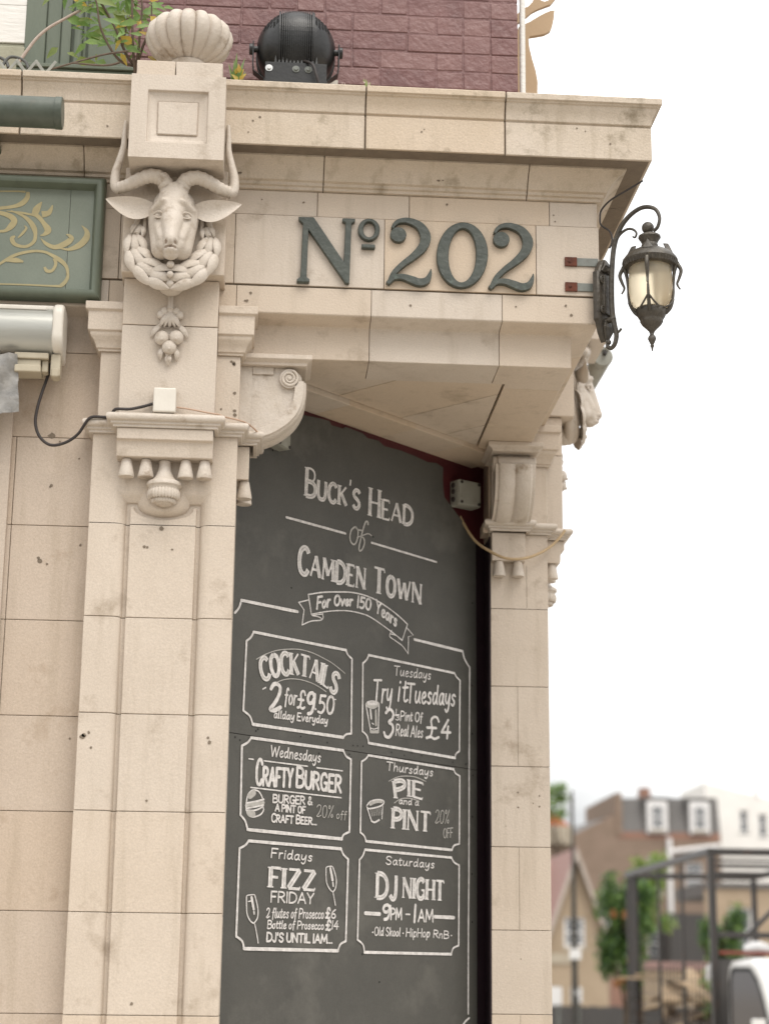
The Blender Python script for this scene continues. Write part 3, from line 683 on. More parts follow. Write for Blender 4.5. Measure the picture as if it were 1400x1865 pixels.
# stroke alphabet: cap height 10; H heavy / L light, - straight / ~ curved
G = {
'A':(6,["L-0,0 3,10","H-3,10 6,0","L-1.2,3.4 4.9,3.4"]),'B':(5.6,["H-.4,0 .4,10","L~.4,10 3,10 4.8,8.8 4.8,6.6 3,5.3 .4,5.3","H~.4,5.3 3.4,5.2 5.4,4 5.4,1.4 3.4,.1 .4,0"]),
'C':(5.4,["H~5.3,8.2 4.2,9.8 2.5,9.9 .9,8.3 .3,5 .9,1.7 2.5,.1 4.2,.3 5.4,2"]),'D':(6,["H-.3,0 .3,10","H~.3,10 3,9.8 5.2,8 5.9,5 5.2,2 3,.2 .3,0"]),
'E':(4.6,["H-.3,0 .3,10","L-.3,10 4.4,10","L-.3,5.2 3.6,5.2","L-.3,0 4.7,0"]),'F':(4.4,["H-.3,0 .3,10","L-.3,10 4.6,10","L-.3,5.2 3.6,5.2"]),
'G':(5.8,["H~5.3,8.2 4.2,9.8 2.5,9.9 .9,8.3 .3,5 .9,1.7 2.5,.1 4.4,.4 5.4,2","L-5.4,0 5.4,4.4","L-3.6,4.4 6,4.4"]),'H':(5.6,["H-.3,0 .3,10","H-5.3,0 5.3,10","L-.3,5 5.3,5"]),
'I':(.8,["H-.4,0 .4,10"]),'J':(3.6,["H~3.2,10 3.2,3 2.5,.4 1.2,.1 .1,1.6"]),'K':(5.6,["H-.3,0 .3,10","L-5,10 .5,4.4","H-1.8,6 5.5,0"]),'L':(4.4,["H-.3,0 .3,10","L-.3,0 4.6,0"]),
'M':(7.4,["L-.2,0 .8,10","H-.8,10 3.7,2","L-3.7,2 6.6,10","H-6.6,10 7.2,0"]),'N':(6,["L-.3,0 .3,10","H-.3,10 5.6,0","L-5.6,0 5.6,10"]),
'O':(5.8,["H~2.9,10 1,8.6 .3,5 1,1.4 2.9,0 4.8,1.4 5.5,5 4.8,8.6 2.9,10"]),'P':(5,["H-.3,0 .3,10","H~.3,10 3,9.9 4.8,8.6 4.8,6.2 3,4.8 .3,4.7"]),'R':(5.4,["H-.3,0 .3,10","L~.3,10 3,9.9 4.6,8.7 4.6,6.6 3,5.2 .3,5.1","H-2,5.1 5.3,0"]),
'S':(4.8,["H~4.5,8.4 3.4,9.8 1.6,9.8 .4,8 1,6.2 3.4,4.5 4.4,2.4 3.4,.3 1.5,.1 .2,1.7"]),'T':(5.6,["L-0,10 5.6,10","H-2.8,10 2.8,0"]),'U':(5.6,["H~.3,10 .3,3.2 1.2,.6 2.8,0 4.4,.6 5.3,3.2 5.3,10"]),
'W':(8,["H-0,10 2,0","L-2,0 4,8.6","H-4,8.6 6,0","L-6,0 8,10"]),'Y':(5.4,["H-0,10 2.6,4.8","L-5.2,10 2.6,4.8","H-2.6,4.8 2.4,0"]),'Z':(5.2,["L-.2,10 5,10","H-5,10 .2,0","L-.2,0 5.2,0"]),
'&':(5.4,["L~5,3 3.4,.4 1.4,.1 .4,2 1.4,4.4 3,6.4 3.4,8.6 2.4,9.9 1.3,8.6 1.8,6.4 5.2,0"]),"'":(1,["L-.6,10 .3,7.8"]),'.':(.8,["L-.3,.1 .5,.1"]),'-':(2.6,["L-.2,4.5 2.4,4.5"]),
'0':(4.6,["H~2.3,10 .8,8.6 .2,5 .8,1.4 2.3,0 3.8,1.4 4.4,5 3.8,8.6 2.3,10"]),'1':(1.2,["H-.6,10 .6,0"]),'2':(4.6,["H~.3,8 1.2,9.6 2.8,9.8 4,8.4 3.6,5.6 2,2.4 .7,.6 2.4,.3 3.6,.9 4.8,1.6"]),
'3':(4,["H~.3,8.6 1.8,9.9 3.4,8.6 3.2,6.6 1.8,5.4 3.4,4.4 3.8,2.4 2.6,.2 1,.3 .2,1.6"]),'4':(5,["L-3.4,10 .2,3.2","L-.2,3.2 5,3.2","H-3.6,6.4 3.4,0"]),'5':(4.2,["L-1,9.8 4,9.8","L-1,9.8 .7,5.6","H~.7,5.6 2.4,6.1 3.8,4.6 3.7,2 2.2,.1 .2,.6"]),
'6':(4,["H~3.4,9.8 1.4,7.4 .4,4 .5,1.4 2,.1 3.6,1.4 3.6,3.6 2.2,5 .6,3.6"]),'9':(4.4,["H~3.9,8 2.7,9.9 1.1,9.3 .5,7.2 1.3,5.2 2.8,5.4 3.9,7.6","H~4,9.2 3.9,4.4 3,.8 1.4,.1"]),
'£':(5,["H~4.6,8 3.8,9.8 2.4,9.8 1.6,8 2.2,4.6 1.8,1.4 .3,.3","L~.2,.4 2,.9 3.4,.1 5,1","L-.2,5 3.8,5"]),'%':(5,["L-4.6,10 .6,0","L~1,10 .2,8.6 1,7.2 1.8,8.6 1,10","L~4,3 3.2,1.6 4,.2 4.8,1.6 4,3"]),
'a':(4,["L~3.5,5.4 2,6 .6,4.4 .4,1.6 1.4,.1 2.7,1.4 3.4,5.2","L~3.5,5.8 3.4,1.6 4.3,.2"]),'b':(4,["L-.5,10 .4,.2","L~.4,2 1.2,5.2 2.8,5.8 3.7,4 3.4,1.2 1.8,0 .4,1.2"]),'c':(3.4,["L~3.2,4.8 2.2,6 .9,5 .3,2.8 .9,.5 2.2,.1 3.4,1.2"]),
'd':(4.2,["L~3.4,5 2,6 .6,4.4 .4,1.6 1.4,.1 2.7,1.4 3.5,4","L~3.7,10 3.5,2 4.2,.2"]),'e':(3.6,["L~.5,3 2.2,3.3 3.2,4.6 2.4,6 1,5.2 .3,2.8 1,.5 2.2,.1 3.6,1.2"]),'f':(3,["L~3.2,9 2.4,10 1.5,8.6 1.4,4 1.2,-1.6","L-.2,5.6 2.8,5.8"]),
'h':(4,["L-.5,10 .3,0","L~.4,3.4 1.6,5.8 3,5.6 3.4,3.4 3.5,0"]),'i':(1.2,["L-.7,6 .5,0","L-.8,8.2 .9,8.5"]),'k':(3.8,["L-.5,10 .4,0","L-3.4,6 .6,2.8","L-1.4,3.4 3.8,0"]),'l':(1.4,["L~.7,10 .5,1.4 1.4,.1"]),
'n':(4,["L-.4,6 .4,0","L~.5,3.4 1.8,5.9 3.1,5.5 3.4,3.2 3.5,0"]),'o':(3.8,["L~1.9,6 .6,4.8 .3,2.8 .9,.6 2,.1 3.2,1.2 3.5,3.4 2.8,5.5 1.9,6"]),'p':(4,["L-.6,6 .3,-3.4","L~.5,3 1.4,5.4 2.9,5.9 3.7,4 3.2,1.2 1.8,.1 .6,1.2"]),
'r':(2.8,["L-.5,6 .5,0","L~.5,3.4 1.4,5.6 2.9,5.8"]),'s':(3.2,["L~3,5.2 2,6 .8,5 1,3.8 2.4,2.6 2.6,1 1.5,0 .3,.8"]),'t':(2.6,["L~1.2,9 1,1.6 1.7,.2 2.8,1","L-0,6.2 2.6,6.6"]),'u':(4.2,["L~.5,6 .3,2 1.2,.2 2.6,1.4 3.5,5","L~3.6,6 3.4,1.6 4.3,.2"]),
'v':(3.8,["L-.2,6 1.8,0","L-1.8,0 3.7,6"]),'y':(4,["L~.5,6 .4,2.6 1.3,1 2.6,2 3.5,5","L~3.7,6 3.4,.4 2.8,-2.6 1.6,-3.6 .6,-2.4"]),
}
lay = [0]
def ribbon(m, pts, w, round_=True, wob=.06):
    lay[0] += 1; n = .0016+(lay[0] % 160)*.00001
    P = [Vector((p[0], p[1])) for p in pts]; Q = [P[0]]
    for p in P[1:]:
        if (p-Q[-1]).length > 1e-5: Q.append(p)
    if len(Q) < 2: return
    # extra points on long straight strokes so the chalk edge can waver
    S = [Q[0]]
    for a, b in zip(Q[:-1], Q[1:]):
        k = max(1, int((b-a).length/.035))
        S += [a.lerp(b, (j+1)/k) for j in range(k)]
    Q = S; k = len(Q); tl = [(Q[min(i+1, k-1)]-Q[max(i-1, 0)]).normalized() for i in range(k)]
    Ls, Rs = [], []
    for i in range(k):
        nn = Vector((-tl[i].y, tl[i].x)); h = w/2*(1+rnd(-wob, wob)); Ls.append(Q[i]+nn*h); Rs.append(Q[i]-nn*h)
    if round_:
        c0 = [Q[0]+w/2*(math.cos(a)*Vector((-tl[0].y, tl[0].x))-math.sin(a)*tl[0]) for a in (math.pi*.75, math.pi*.5, math.pi*.25)]
        c1 = [Q[-1]+w/2*(math.cos(a)*Vector((-tl[-1].y, tl[-1].x))+math.sin(a)*tl[-1]) for a in (math.pi*.25, math.pi*.5, math.pi*.75)]
    else: c0 = c1 = []
    ids = m.V([bp(p.x, p.y, n) for p in Ls+Rs]); 
    for i in range(k-1): m.F([ids+i, ids+i+1, ids+k+i+1, ids+k+i][::-1])
    if round_:
        a = m.V([bp(p.x, p.y, n) for p in [Rs[0]]+c0+[Ls[0]]]); m.F(range(a, a+5))
        a = m.V([bp(p.x, p.y, n) for p in [Ls[-1]]+c1+[Rs[-1]]]); m.F(range(a, a+5))
def text(m, s, base, h, style, w, sc, col):
    sp = 1.45 if style == 'f' else 1.3 if style in 'hm' else 1.1
    items = []; x = 0; first = True
    for ch in s:
        if ch == ' ': x += 2.6; first = True; continue
        f = 1 if (sc == 1 or first or ch in "'.&-") else sc
        gw, st = G[ch]; fx = 1 if f == 1 else .86
        items.append((x, fx, f, ch)); x += gw*fx+sp; first = False
    W = x-sp
    b = [Vector(p) for p in base]
    def bl(t):
        if len(b) == 2: return b[0].lerp(b[1], t)
        tm = (b[1].x-b[0].x)/(b[2].x-b[0].x); l0 = t*(t-tm)/(1-tm); l1 = t*(t-1)/(tm*(tm-1)); l2 = (t-tm)*(t-1)/tm
        return b[0]*l2+b[1]*l1+b[2]*l0
    def mp_(px, py):
        t = px/W; p = bl(t)
        if len(b) == 3:
            d = (bl(min(1.02, t+.05))-bl(max(-.02, t-.05))).normalized(); q = p+Vector((-d.y*.75, .25+.75*d.x))*py*h/10
            return q
        return p+Vector((py*h/10*(.10 if style == 's' else .03), py*h/10))
    for x0, fx, f, ch in items:
        jy = rnd(-.15, .15) if style in 'sm' else 0
        for st in G[ch][1]:
            heavy = st[0] == 'H'; pts = [tuple(float(z) for z in q.split(',')) for q in st[2:].split()]
            straight = st[1] == '-'
            pp = [(mp_(x0+px*fx, (py+jy)*f)) for px, py in pts]
            if not straight: pp = [Vector((q.x, q.y)) for q in smooth_pts([(q.x, q.y, 0) for q in pp], 5)]
            if style in 'sm': m.mi = col; ribbon(m, pp, w)
            else:
                ww = w*(1 if f == 1 else .88)
                if heavy:
                    ww *= 1.1 if style == 'f' else 1.2; m.mi = col; ribbon(m, pp, ww, False, .03)
                    lay[0] += 4; m.mi = 2 if style == 'f' else 1
                    d = (pp[-1]-pp[0]); e = .07
                    ribbon(m, [pp[0].lerp(pp[1], e)]+pp[1:-1]+[pp[-1].lerp(pp[-2], e)] if straight else pp[1:-1], ww*(.07 if style == 'f' else .22), False, .1); m.mi = col
                else: m.mi = col; ribbon(m, pp, w*.5, False, .05)
                if straight and abs(pts[0][0]-pts[-1][0]) < 1.2 and abs(pts[0][1]-pts[-1][1]) > 6:      # slab serifs
                    for q in (pp[0], pp[-1]):
                        s_ = ww*(.74 if heavy else .5); ribbon(m, [q-Vector((s_, 0)), q+Vector((s_, 0))], w*.24, False, .05)
                elif not heavy and straight and abs(pts[0][1]-pts[-1][1]) < .5:
                    q = pp[-1]; up_ = -1 if pts[-1][1] > 5 else 1
                    if ch in 'TEFLZ' and pts[-1][1] in (0, 10): ribbon(m, [q, q+Vector((w*.08, up_*h*f*.13))], w*.3, False, .05)
CHALK=[
('T','heading_lettering',"BUCK'S",[(-0.2672,3.4228),(0.0449,3.4306)],0.1105,'f',0.017,0.68,0),
('T','heading_lettering','HEAD',[(0.1025,3.4186),(0.3679,3.4264)],0.1125,'f',0.017,0.7,0),
('L','chalk_rule',[(-0.3681,3.3156),(-0.0364,3.3165)],0.0095,0,0),
('L','chalk_rule',[(0.1189,3.3089),(0.5246,3.3036)],0.0085,0,0),
('L','script_lettering',[(0.021,3.3546),(0.0001,3.3396),(-0.0099,3.3122),(-0.0029,3.288),(0.0184,3.2833),(0.0348,3.3098),(0.0362,3.343),(0.0231,3.355),(0.034,3.3462),(0.0576,3.3471)],0.007,1,1),
('L','script_lettering',[(0.0957,3.3789),(0.0944,3.3889),(0.0847,3.3885),(0.0742,3.3724),(0.062,3.3406),(0.052,3.3058),(0.0442,3.2736),(0.0487,3.2628),(0.0635,3.2714),(0.0759,3.2971),(0.0722,3.3169),(0.0538,3.3222)],0.0075,1,1),
('L','script_lettering',[(0.0326,3.3137),(0.0719,3.3315),(0.0987,3.3418),(0.1172,3.3373)],0.0045,1,1),
('T','heading_lettering','CAMDEN',[(-0.2969,3.1133),(0.0841,3.115)],0.103,'f',0.019,0.8,0),
('T','heading_lettering','TOWN',[(0.1359,3.1129),(0.4277,3.111)],0.1004,'f',0.019,0.8,0),
('L','ribbon_drawing',[(-0.2387,3.0395),(-0.1567,3.0616),(-0.0647,3.0785),(0.0188,3.0896),(0.1148,3.0876),(0.202,3.0691),(0.2796,3.0435),(0.3437,3.0145)],0.0055,1,0),
('L','ribbon_drawing',[(0.3437,3.0145),(0.3122,2.9452)],0.0045,0,0),
('L','ribbon_drawing',[(-0.2387,3.0395),(-0.2194,2.966)],0.0055,0,0),
('L','ribbon_drawing',[(-0.2194,2.966),(-0.1241,2.993),(-0.0213,3.0116),(0.0629,3.0142),(0.1272,3.0064),(0.2366,2.9725),(0.3122,2.9452)],0.0045,1,0),
('L','ribbon_drawing',[(-0.2382,3.0183),(-0.2895,3.0009)],0.0045,0,0),
('L','ribbon_drawing',[(-0.2895,3.0009),(-0.2603,2.9767),(-0.2686,2.9176)],0.005,0,0),
('L','ribbon_drawing',[(-0.2686,2.9176),(-0.2201,2.9396),(-0.168,2.9513),(-0.1536,2.9638),(-0.1581,2.9755)],0.0045,1,0),
('L','ribbon_drawing',[(-0.2156,2.962),(-0.1789,2.9624),(-0.1603,2.958)],0.004,1,0),
('L','ribbon_drawing',[(-0.2156,2.962),(-0.154,2.9783)],0.004,0,0),
('L','ribbon_drawing',[(0.3384,3.0001),(0.3809,2.9752),(0.3501,2.9651),(0.3493,2.8953)],0.0045,0,0),
('L','ribbon_drawing',[(0.3493,2.8953),(0.3143,2.9214),(0.2697,2.9367),(0.2365,2.9482),(0.239,2.9631),(0.2471,2.9752)],0.004,1,0),
('L','ribbon_drawing',[(0.2391,2.9602),(0.2749,2.9576),(0.3118,2.9426)],0.0035,1,0),
('T','ribbon_lettering','For',[(-0.1911,2.9914),(-0.1196,3.0128)],0.046,'s',0.0095,1.0,0),
('T','ribbon_lettering','Over',[(-0.0942,3.0211),(0.0095,3.0365)],0.0395,'s',0.0095,1.0,0),
('T','ribbon_lettering','150',[(0.038,3.0354),(0.118,3.0367)],0.0443,'s',0.0095,1.0,0),
('T','ribbon_lettering','Years',[(0.1482,3.035),(0.2748,2.9944)],0.0477,'s',0.0095,1.0,0),
('L','chalk_border',[(-0.6232,2.9074),(-0.6049,2.9267),(-0.597,2.9436),(-0.592,2.9602)],0.009,1,0),
('L','chalk_border',[(-0.5919,2.9591),(-0.2954,2.9638)],0.0115,0,0),
('L','chalk_border',[(0.3868,2.9588),(0.6987,2.9554)],0.011,0,0),
('L','chalk_border',[(0.6987,2.9554),(0.7077,2.9309),(0.7228,2.9122),(0.7439,2.8943)],0.009,1,0),
('L','chalk_border',[(0.7455,2.8955),(0.7421,2.4963),(0.7406,2.0268),(0.7375,1.8318),(0.7367,1.5042)],0.0085,0,0),
('L','chalk_border',[(0.7425,1.4866),(0.7204,1.4754),(0.7029,1.4605)],0.0085,1,0),
('L','chalk_frame',[(-0.5591,2.8138),(-0.5373,2.8309),(-0.5243,2.8521)],0.007875,1,0),
('L','chalk_frame',[(-0.5243,2.8521),(-0.021,2.8569)],0.0105,0,0),
('L','chalk_frame',[(-0.021,2.8569),(-0.0109,2.8411),(0.0139,2.828)],0.007875,1,0),
('L','chalk_frame',[(0.0139,2.828),(0.0166,2.5388)],0.008925,0,0),
('L','chalk_frame',[(0.0166,2.5388),(-0.0128,2.5328),(-0.0285,2.5196)],0.007875,1,0),
('L','chalk_frame',[(-0.0285,2.5196),(-0.5151,2.5152)],0.011550000000000001,0,0),
('L','chalk_frame',[(-0.5151,2.5152),(-0.5307,2.5424),(-0.5649,2.5588)],0.007875,1,0),
('L','chalk_frame',[(-0.5649,2.5588),(-0.5591,2.8138)],0.008925,0,0),
('L','chalk_frame',[(0.0774,2.8195),(0.0984,2.8359),(0.1111,2.8562)],0.007124999999999999,1,0),
('L','chalk_frame',[(0.1111,2.8562),(0.6452,2.8564)],0.0095,0,0),
('L','chalk_frame',[(0.6452,2.8564),(0.6572,2.843),(0.681,2.8311)],0.007124999999999999,1,0),
('L','chalk_frame',[(0.681,2.8311),(0.6776,2.5388)],0.008074999999999999,0,0),
('L','chalk_frame',[(0.6776,2.5388),(0.6553,2.5255),(0.6495,2.5085)],0.007124999999999999,1,0),
('L','chalk_frame',[(0.6495,2.5085),(0.1183,2.5135)],0.010450000000000001,0,0),
('L','chalk_frame',[(0.1183,2.5135),(0.1072,2.5402),(0.0806,2.5547)],0.007124999999999999,1,0),
('L','chalk_frame',[(0.0806,2.5547),(0.0774,2.8195)],0.008074999999999999,0,0),
('L','chalk_frame',[(-0.5665,2.4323),(-0.5377,2.4473),(-0.5203,2.4659)],0.00825,1,0),
('L','chalk_frame',[(-0.5203,2.4659),(-0.0273,2.4702)],0.011,0,0),
('L','chalk_frame',[(-0.0273,2.4702),(-0.0107,2.4505),(0.0174,2.4407)],0.00825,1,0),
('L','chalk_frame',[(0.0174,2.4407),(0.015,2.1675)],0.009349999999999999,0,0),
('L','chalk_frame',[(0.015,2.1675),(-0.0165,2.1548),(-0.0266,2.1384)],0.00825,1,0),
('L','chalk_frame',[(-0.0266,2.1384),(-0.5255,2.1386)],0.0121,0,0),
('L','chalk_frame',[(-0.5255,2.1386),(-0.5385,2.1675),(-0.5629,2.1872)],0.00825,1,0),
('L','chalk_frame',[(-0.5629,2.1872),(-0.5665,2.4323)],0.009349999999999999,0,0),
('L','chalk_frame',[(0.078,2.4383),(0.102,2.4508),(0.1167,2.4664)],0.007124999999999999,1,0),
('L','chalk_frame',[(0.1167,2.4664),(0.6409,2.4619)],0.0095,0,0),
('L','chalk_frame',[(0.6409,2.4619),(0.6526,2.4466),(0.6802,2.4381)],0.007124999999999999,1,0),
('L','chalk_frame',[(0.6802,2.4381),(0.678,2.1649)],0.008074999999999999,0,0),
('L','chalk_frame',[(0.678,2.1649),(0.645,2.1567),(0.6306,2.138)],0.007124999999999999,1,0),
('L','chalk_frame',[(0.6306,2.138),(0.1106,2.1389)],0.010450000000000001,0,0),
('L','chalk_frame',[(0.1106,2.1389),(0.0998,2.1578),(0.0773,2.1698)],0.007124999999999999,1,0),
('L','chalk_frame',[(0.0773,2.1698),(0.078,2.4383)],0.008074999999999999,0,0),
('L','chalk_frame',[(-0.5626,2.0703),(-0.535,2.0831),(-0.5183,2.0994)],0.00825,1,0),
('L','chalk_frame',[(-0.5183,2.0994),(-0.03,2.1016)],0.011,0,0),
('L','chalk_frame',[(-0.03,2.1016),(-0.0163,2.0816),(0.0105,2.0658)],0.00825,1,0),
('L','chalk_frame',[(0.0105,2.0658),(0.0049,1.7658)],0.009349999999999999,0,0),
('L','chalk_frame',[(0.0049,1.7658),(-0.0235,1.7542),(-0.0384,1.7298)],0.00825,1,0),
('L','chalk_frame',[(-0.0384,1.7298),(-0.5257,1.7265)],0.0121,0,0),
('L','chalk_frame',[(-0.5257,1.7265),(-0.5361,1.7519),(-0.5659,1.7671)],0.00825,1,0),
('L','chalk_frame',[(-0.5659,1.7671),(-0.5626,2.0703)],0.009349999999999999,0,0),
('L','chalk_frame',[(0.0745,2.0673),(0.0933,2.0841),(0.1047,2.1067)],0.007124999999999999,1,0),
('L','chalk_frame',[(0.1047,2.1067),(0.6274,2.1077)],0.0095,0,0),
('L','chalk_frame',[(0.6274,2.1077),(0.6464,2.0893),(0.6769,2.0804)],0.007124999999999999,1,0),
('L','chalk_frame',[(0.6769,2.0804),(0.6746,1.7653)],0.008074999999999999,0,0),
('L','chalk_frame',[(0.6746,1.7653),(0.6414,1.755),(0.6278,1.7311)],0.007124999999999999,1,0),
('L','chalk_frame',[(0.6278,1.7311),(0.1101,1.7277)],0.010450000000000001,0,0),
('L','chalk_frame',[(0.1101,1.7277),(0.1011,1.7552),(0.0701,1.7725)],0.007124999999999999,1,0),
('L','chalk_frame',[(0.0701,1.7725),(0.0745,2.0673)],0.008074999999999999,0,0),
('T','cocktail_lettering','COCKTAILS',[(-0.4709,2.6787),(-0.2904,2.7259),(-0.0754,2.6771)],0.0788,'h',0.015,1.0,0),
('L','cocktail_lettering',[(-0.5057,2.7538),(-0.4625,2.7773),(-0.404,2.8007),(-0.3342,2.816),(-0.2732,2.8229),(-0.2111,2.82),(-0.1585,2.8105),(-0.0946,2.7947),(-0.0241,2.766)],0.0035,1,1),
('L','cocktail_lettering',[(-0.3922,2.6854),(-0.3601,2.6977),(-0.3202,2.7064),(-0.2694,2.7095),(-0.2126,2.7052),(-0.1655,2.6945),(-0.1284,2.682)],0.0035,1,1),
('T','cocktail_lettering','2',[(-0.4373,2.5739),(-0.3782,2.5767)],0.1034,'s',0.016,1.0,0),
('L','cocktail_lettering',[(-0.4682,2.6489),(-0.4529,2.6571)],0.005,0,0),
('L','cocktail_lettering',[(-0.0828,2.6581),(-0.0738,2.6592)],0.004,0,0),
('T','cocktail_lettering','for',[(-0.3544,2.6088),(-0.2915,2.6115)],0.0592,'s',0.0075,1.0,0),
('T','cocktail_lettering','£',[(-0.2851,2.6003),(-0.2453,2.6015)],0.0666,'s',0.0095,1.0,0),
('T','cocktail_lettering','9',[(-0.2397,2.5849),(-0.1935,2.5885)],0.081,'s',0.014,1.0,0),
('T','cocktail_lettering','.',[(-0.1889,2.6096),(-0.1817,2.6097)],0.0354,'s',0.009,1.0,0),
('T','cocktail_lettering','50',[(-0.173,2.5973),(-0.0866,2.6027)],0.0674,'s',0.0105,1.0,0),
('T','cocktail_lettering','allday Everyday',[(-0.4069,2.5515),(-0.1186,2.5605)],0.0282,'s',0.0055,1,0),
('T','tuesday_lettering','Tuesdays',[(0.2621,2.797),(0.4898,2.8099)],0.0378,'s',0.0045,1.0,0),
('T','tuesday_lettering','Try',[(0.1362,2.674),(0.2491,2.6888)],0.0865,'s',0.0095,1.0,0),
('T','tuesday_lettering','it',[(0.2845,2.6985),(0.3441,2.7014)],0.0898,'s',0.0095,1.0,0),
('T','tuesday_lettering','Tuesdays',[(0.3397,2.6987),(0.6457,2.7221)],0.0765,'s',0.0095,1.0,0),
('T','tuesday_lettering','3',[(0.2029,2.5434),(0.2596,2.5484)],0.1129,'s',0.013,1.0,0),
('T','tuesday_lettering','1',[(0.2733,2.6427),(0.281,2.6433)],0.0207,'s',0.0045,1.0,0),
('L','tuesday_lettering',[(0.2608,2.6377),(0.2974,2.6445)],0.0045,0,0),
('T','tuesday_lettering','3',[(0.2747,2.6208),(0.2966,2.6226)],0.0185,'s',0.0045,1.0,0),
('T','tuesday_lettering','Pint Of',[(0.3032,2.6226),(0.4402,2.631)],0.0375,'s',0.0055,1.0,0),
('T','tuesday_lettering','Real Ales',[(0.2784,2.5604),(0.4437,2.5692)],0.0444,'s',0.0055,1.0,0),
('T','tuesday_lettering','£',[(0.4635,2.5677),(0.5446,2.5734)],0.0906,'s',0.0105,1.0,0),
('T','tuesday_lettering','4',[(0.5589,2.5797),(0.617,2.5847)],0.075,'s',0.0115,1.0,0),
('L','beer_glass_drawing',[(0.0993,2.6618),(0.1306,2.5567)],0.006,0,0),
('L','beer_glass_drawing',[(0.1764,2.6711),(0.1742,2.5614)],0.006,0,0),
('L','beer_glass_drawing',[(0.0993,2.6618),(0.1123,2.6732),(0.1388,2.6789),(0.1655,2.6786),(0.1764,2.6711),(0.1605,2.6586),(0.1367,2.6504),(0.1127,2.6529),(0.0993,2.6618)],0.005,1,0),
('L','beer_glass_drawing',[(0.1099,2.6613),(0.1365,2.6575),(0.1683,2.6701)],0.018,1,1),
('L','beer_glass_drawing',[(0.1151,2.6655),(0.1629,2.6723)],0.012,0,0),
('L','beer_glass_drawing',[(0.1262,2.6439),(0.1322,2.6095)],0.008,0,0),
('L','beer_glass_drawing',[(0.1581,2.6442),(0.1608,2.5881)],0.011,0,1),
('L','beer_glass_drawing',[(0.1306,2.5584),(0.1731,2.5631)],0.012,0,1),
('L','beer_glass_drawing',[(0.125,2.5736),(0.1489,2.571),(0.1738,2.579)],0.004,1,0),
('L','beer_glass_drawing',[(0.1379,2.5925),(0.1459,2.5899)],0.005,0,0),
('T','wednesday_lettering','Wednesdays',[(-0.4187,2.411),(-0.1529,2.4128)],0.0382,'s',0.0055,1.0,0),
('L','wednesday_lettering',[(-0.529,2.3895),(-0.506,2.3894)],0.005,0,0),
('L','wednesday_lettering',[(-0.451,2.3897),(-0.2221,2.3918)],0.005,0,0),
('L','wednesday_lettering',[(-0.1719,2.3913),(-0.0295,2.3927)],0.005,0,0),
('L','wednesday_lettering',[(-0.5152,2.2883),(-0.0332,2.2912)],0.005,0,0),
('T','wednesday_lettering','CRAFTY',[(-0.4908,2.3005),(-0.3012,2.3096)],0.0907,'m',0.0125,0.7,0),
('T','wednesday_lettering','BURGER',[(-0.2812,2.3113),(-0.0364,2.3114)],0.0705,'m',0.0125,0.86,0),
('T','wednesday_lettering','BURGER &',[(-0.4016,2.2449),(-0.1932,2.2524)],0.0277,'m',0.0065,1.0,0),
('T','wednesday_lettering','A PINT OF',[(-0.3868,2.2157),(-0.2302,2.2175)],0.0243,'m',0.0065,1.0,0),
('T','wednesday_lettering','CRAFT BEER...',[(-0.4057,2.1748),(-0.168,2.1808)],0.0295,'m',0.0065,0.85,0),
('T','wednesday_lettering','20%',[(-0.1714,2.2091),(-0.0795,2.2125)],0.0456,'s',0.0035,1,1),
('T','wednesday_lettering','off',[(-0.0601,2.2119),(-0.0048,2.2146)],0.0286,'s',0.0035,1,1),
('L','burger_drawing',[(-0.5343,2.2342),(-0.5283,2.2598),(-0.5123,2.2761),(-0.4958,2.2809),(-0.4741,2.2777),(-0.459,2.2638),(-0.4503,2.2494)],0.0055,1,0),
('L','burger_drawing',[(-0.5341,2.2309),(-0.494,2.2392),(-0.4465,2.2514)],0.007,1,0),
('L','burger_drawing',[(-0.5352,2.2225),(-0.4937,2.2308),(-0.447,2.2396)],0.012,1,1),
('L','burger_drawing',[(-0.5334,2.2127),(-0.4933,2.2208),(-0.4466,2.2312)],0.006,1,0),
('L','burger_drawing',[(-0.5307,2.2062),(-0.488,2.2095),(-0.4493,2.2253)],0.006,1,0),
('L','burger_drawing',[(-0.4493,2.2243),(-0.4469,2.2127),(-0.4611,2.1966),(-0.4918,2.1859),(-0.5157,2.1868),(-0.5293,2.1964),(-0.5316,2.2055)],0.0055,1,0),
('L','burger_drawing',[(-0.5186,2.2572),(-0.4977,2.2707)],0.022,0,1),
('L','burger_drawing',[(-0.5208,2.197),(-0.497,2.1955)],0.022,0,1),
('L','burger_drawing',[(-0.5356,2.2325),(-0.5345,2.2059)],0.005,0,0),
('T','thursday_lettering','Thursdays',[(0.225,2.42),(0.5085,2.4214)],0.0322,'s',0.005,1.0,0),
('L','thursday_lettering',[(0.2408,2.3781),(0.2891,2.3979),(0.3437,2.4074),(0.4046,2.4084),(0.4663,2.3971)],0.0035,1,1),
('L','thursday_lettering',[(0.2745,2.2962),(0.3068,2.3135),(0.3449,2.3211),(0.3834,2.3215),(0.4251,2.3153)],0.0035,1,1),
('T','thursday_lettering','PIE',[(0.2785,2.3164),(0.3448,2.3289),(0.4418,2.3249)],0.0629,'f',0.017,1.0,0),
('T','thursday_lettering','and a',[(0.3016,2.2959),(0.4203,2.298)],0.0245,'s',0.0045,1.0,0),
('T','thursday_lettering','PINT',[(0.2626,2.1998),(0.4906,2.2017)],0.0744,'f',0.017,1.0,0),
('T','thursday_lettering','20%',[(0.5214,2.2358),(0.6099,2.2414)],0.0541,'s',0.0035,1,1),
('T','thursday_lettering','OFF',[(0.5758,2.1819),(0.6344,2.1883)],0.0374,'m',0.004,1,1),
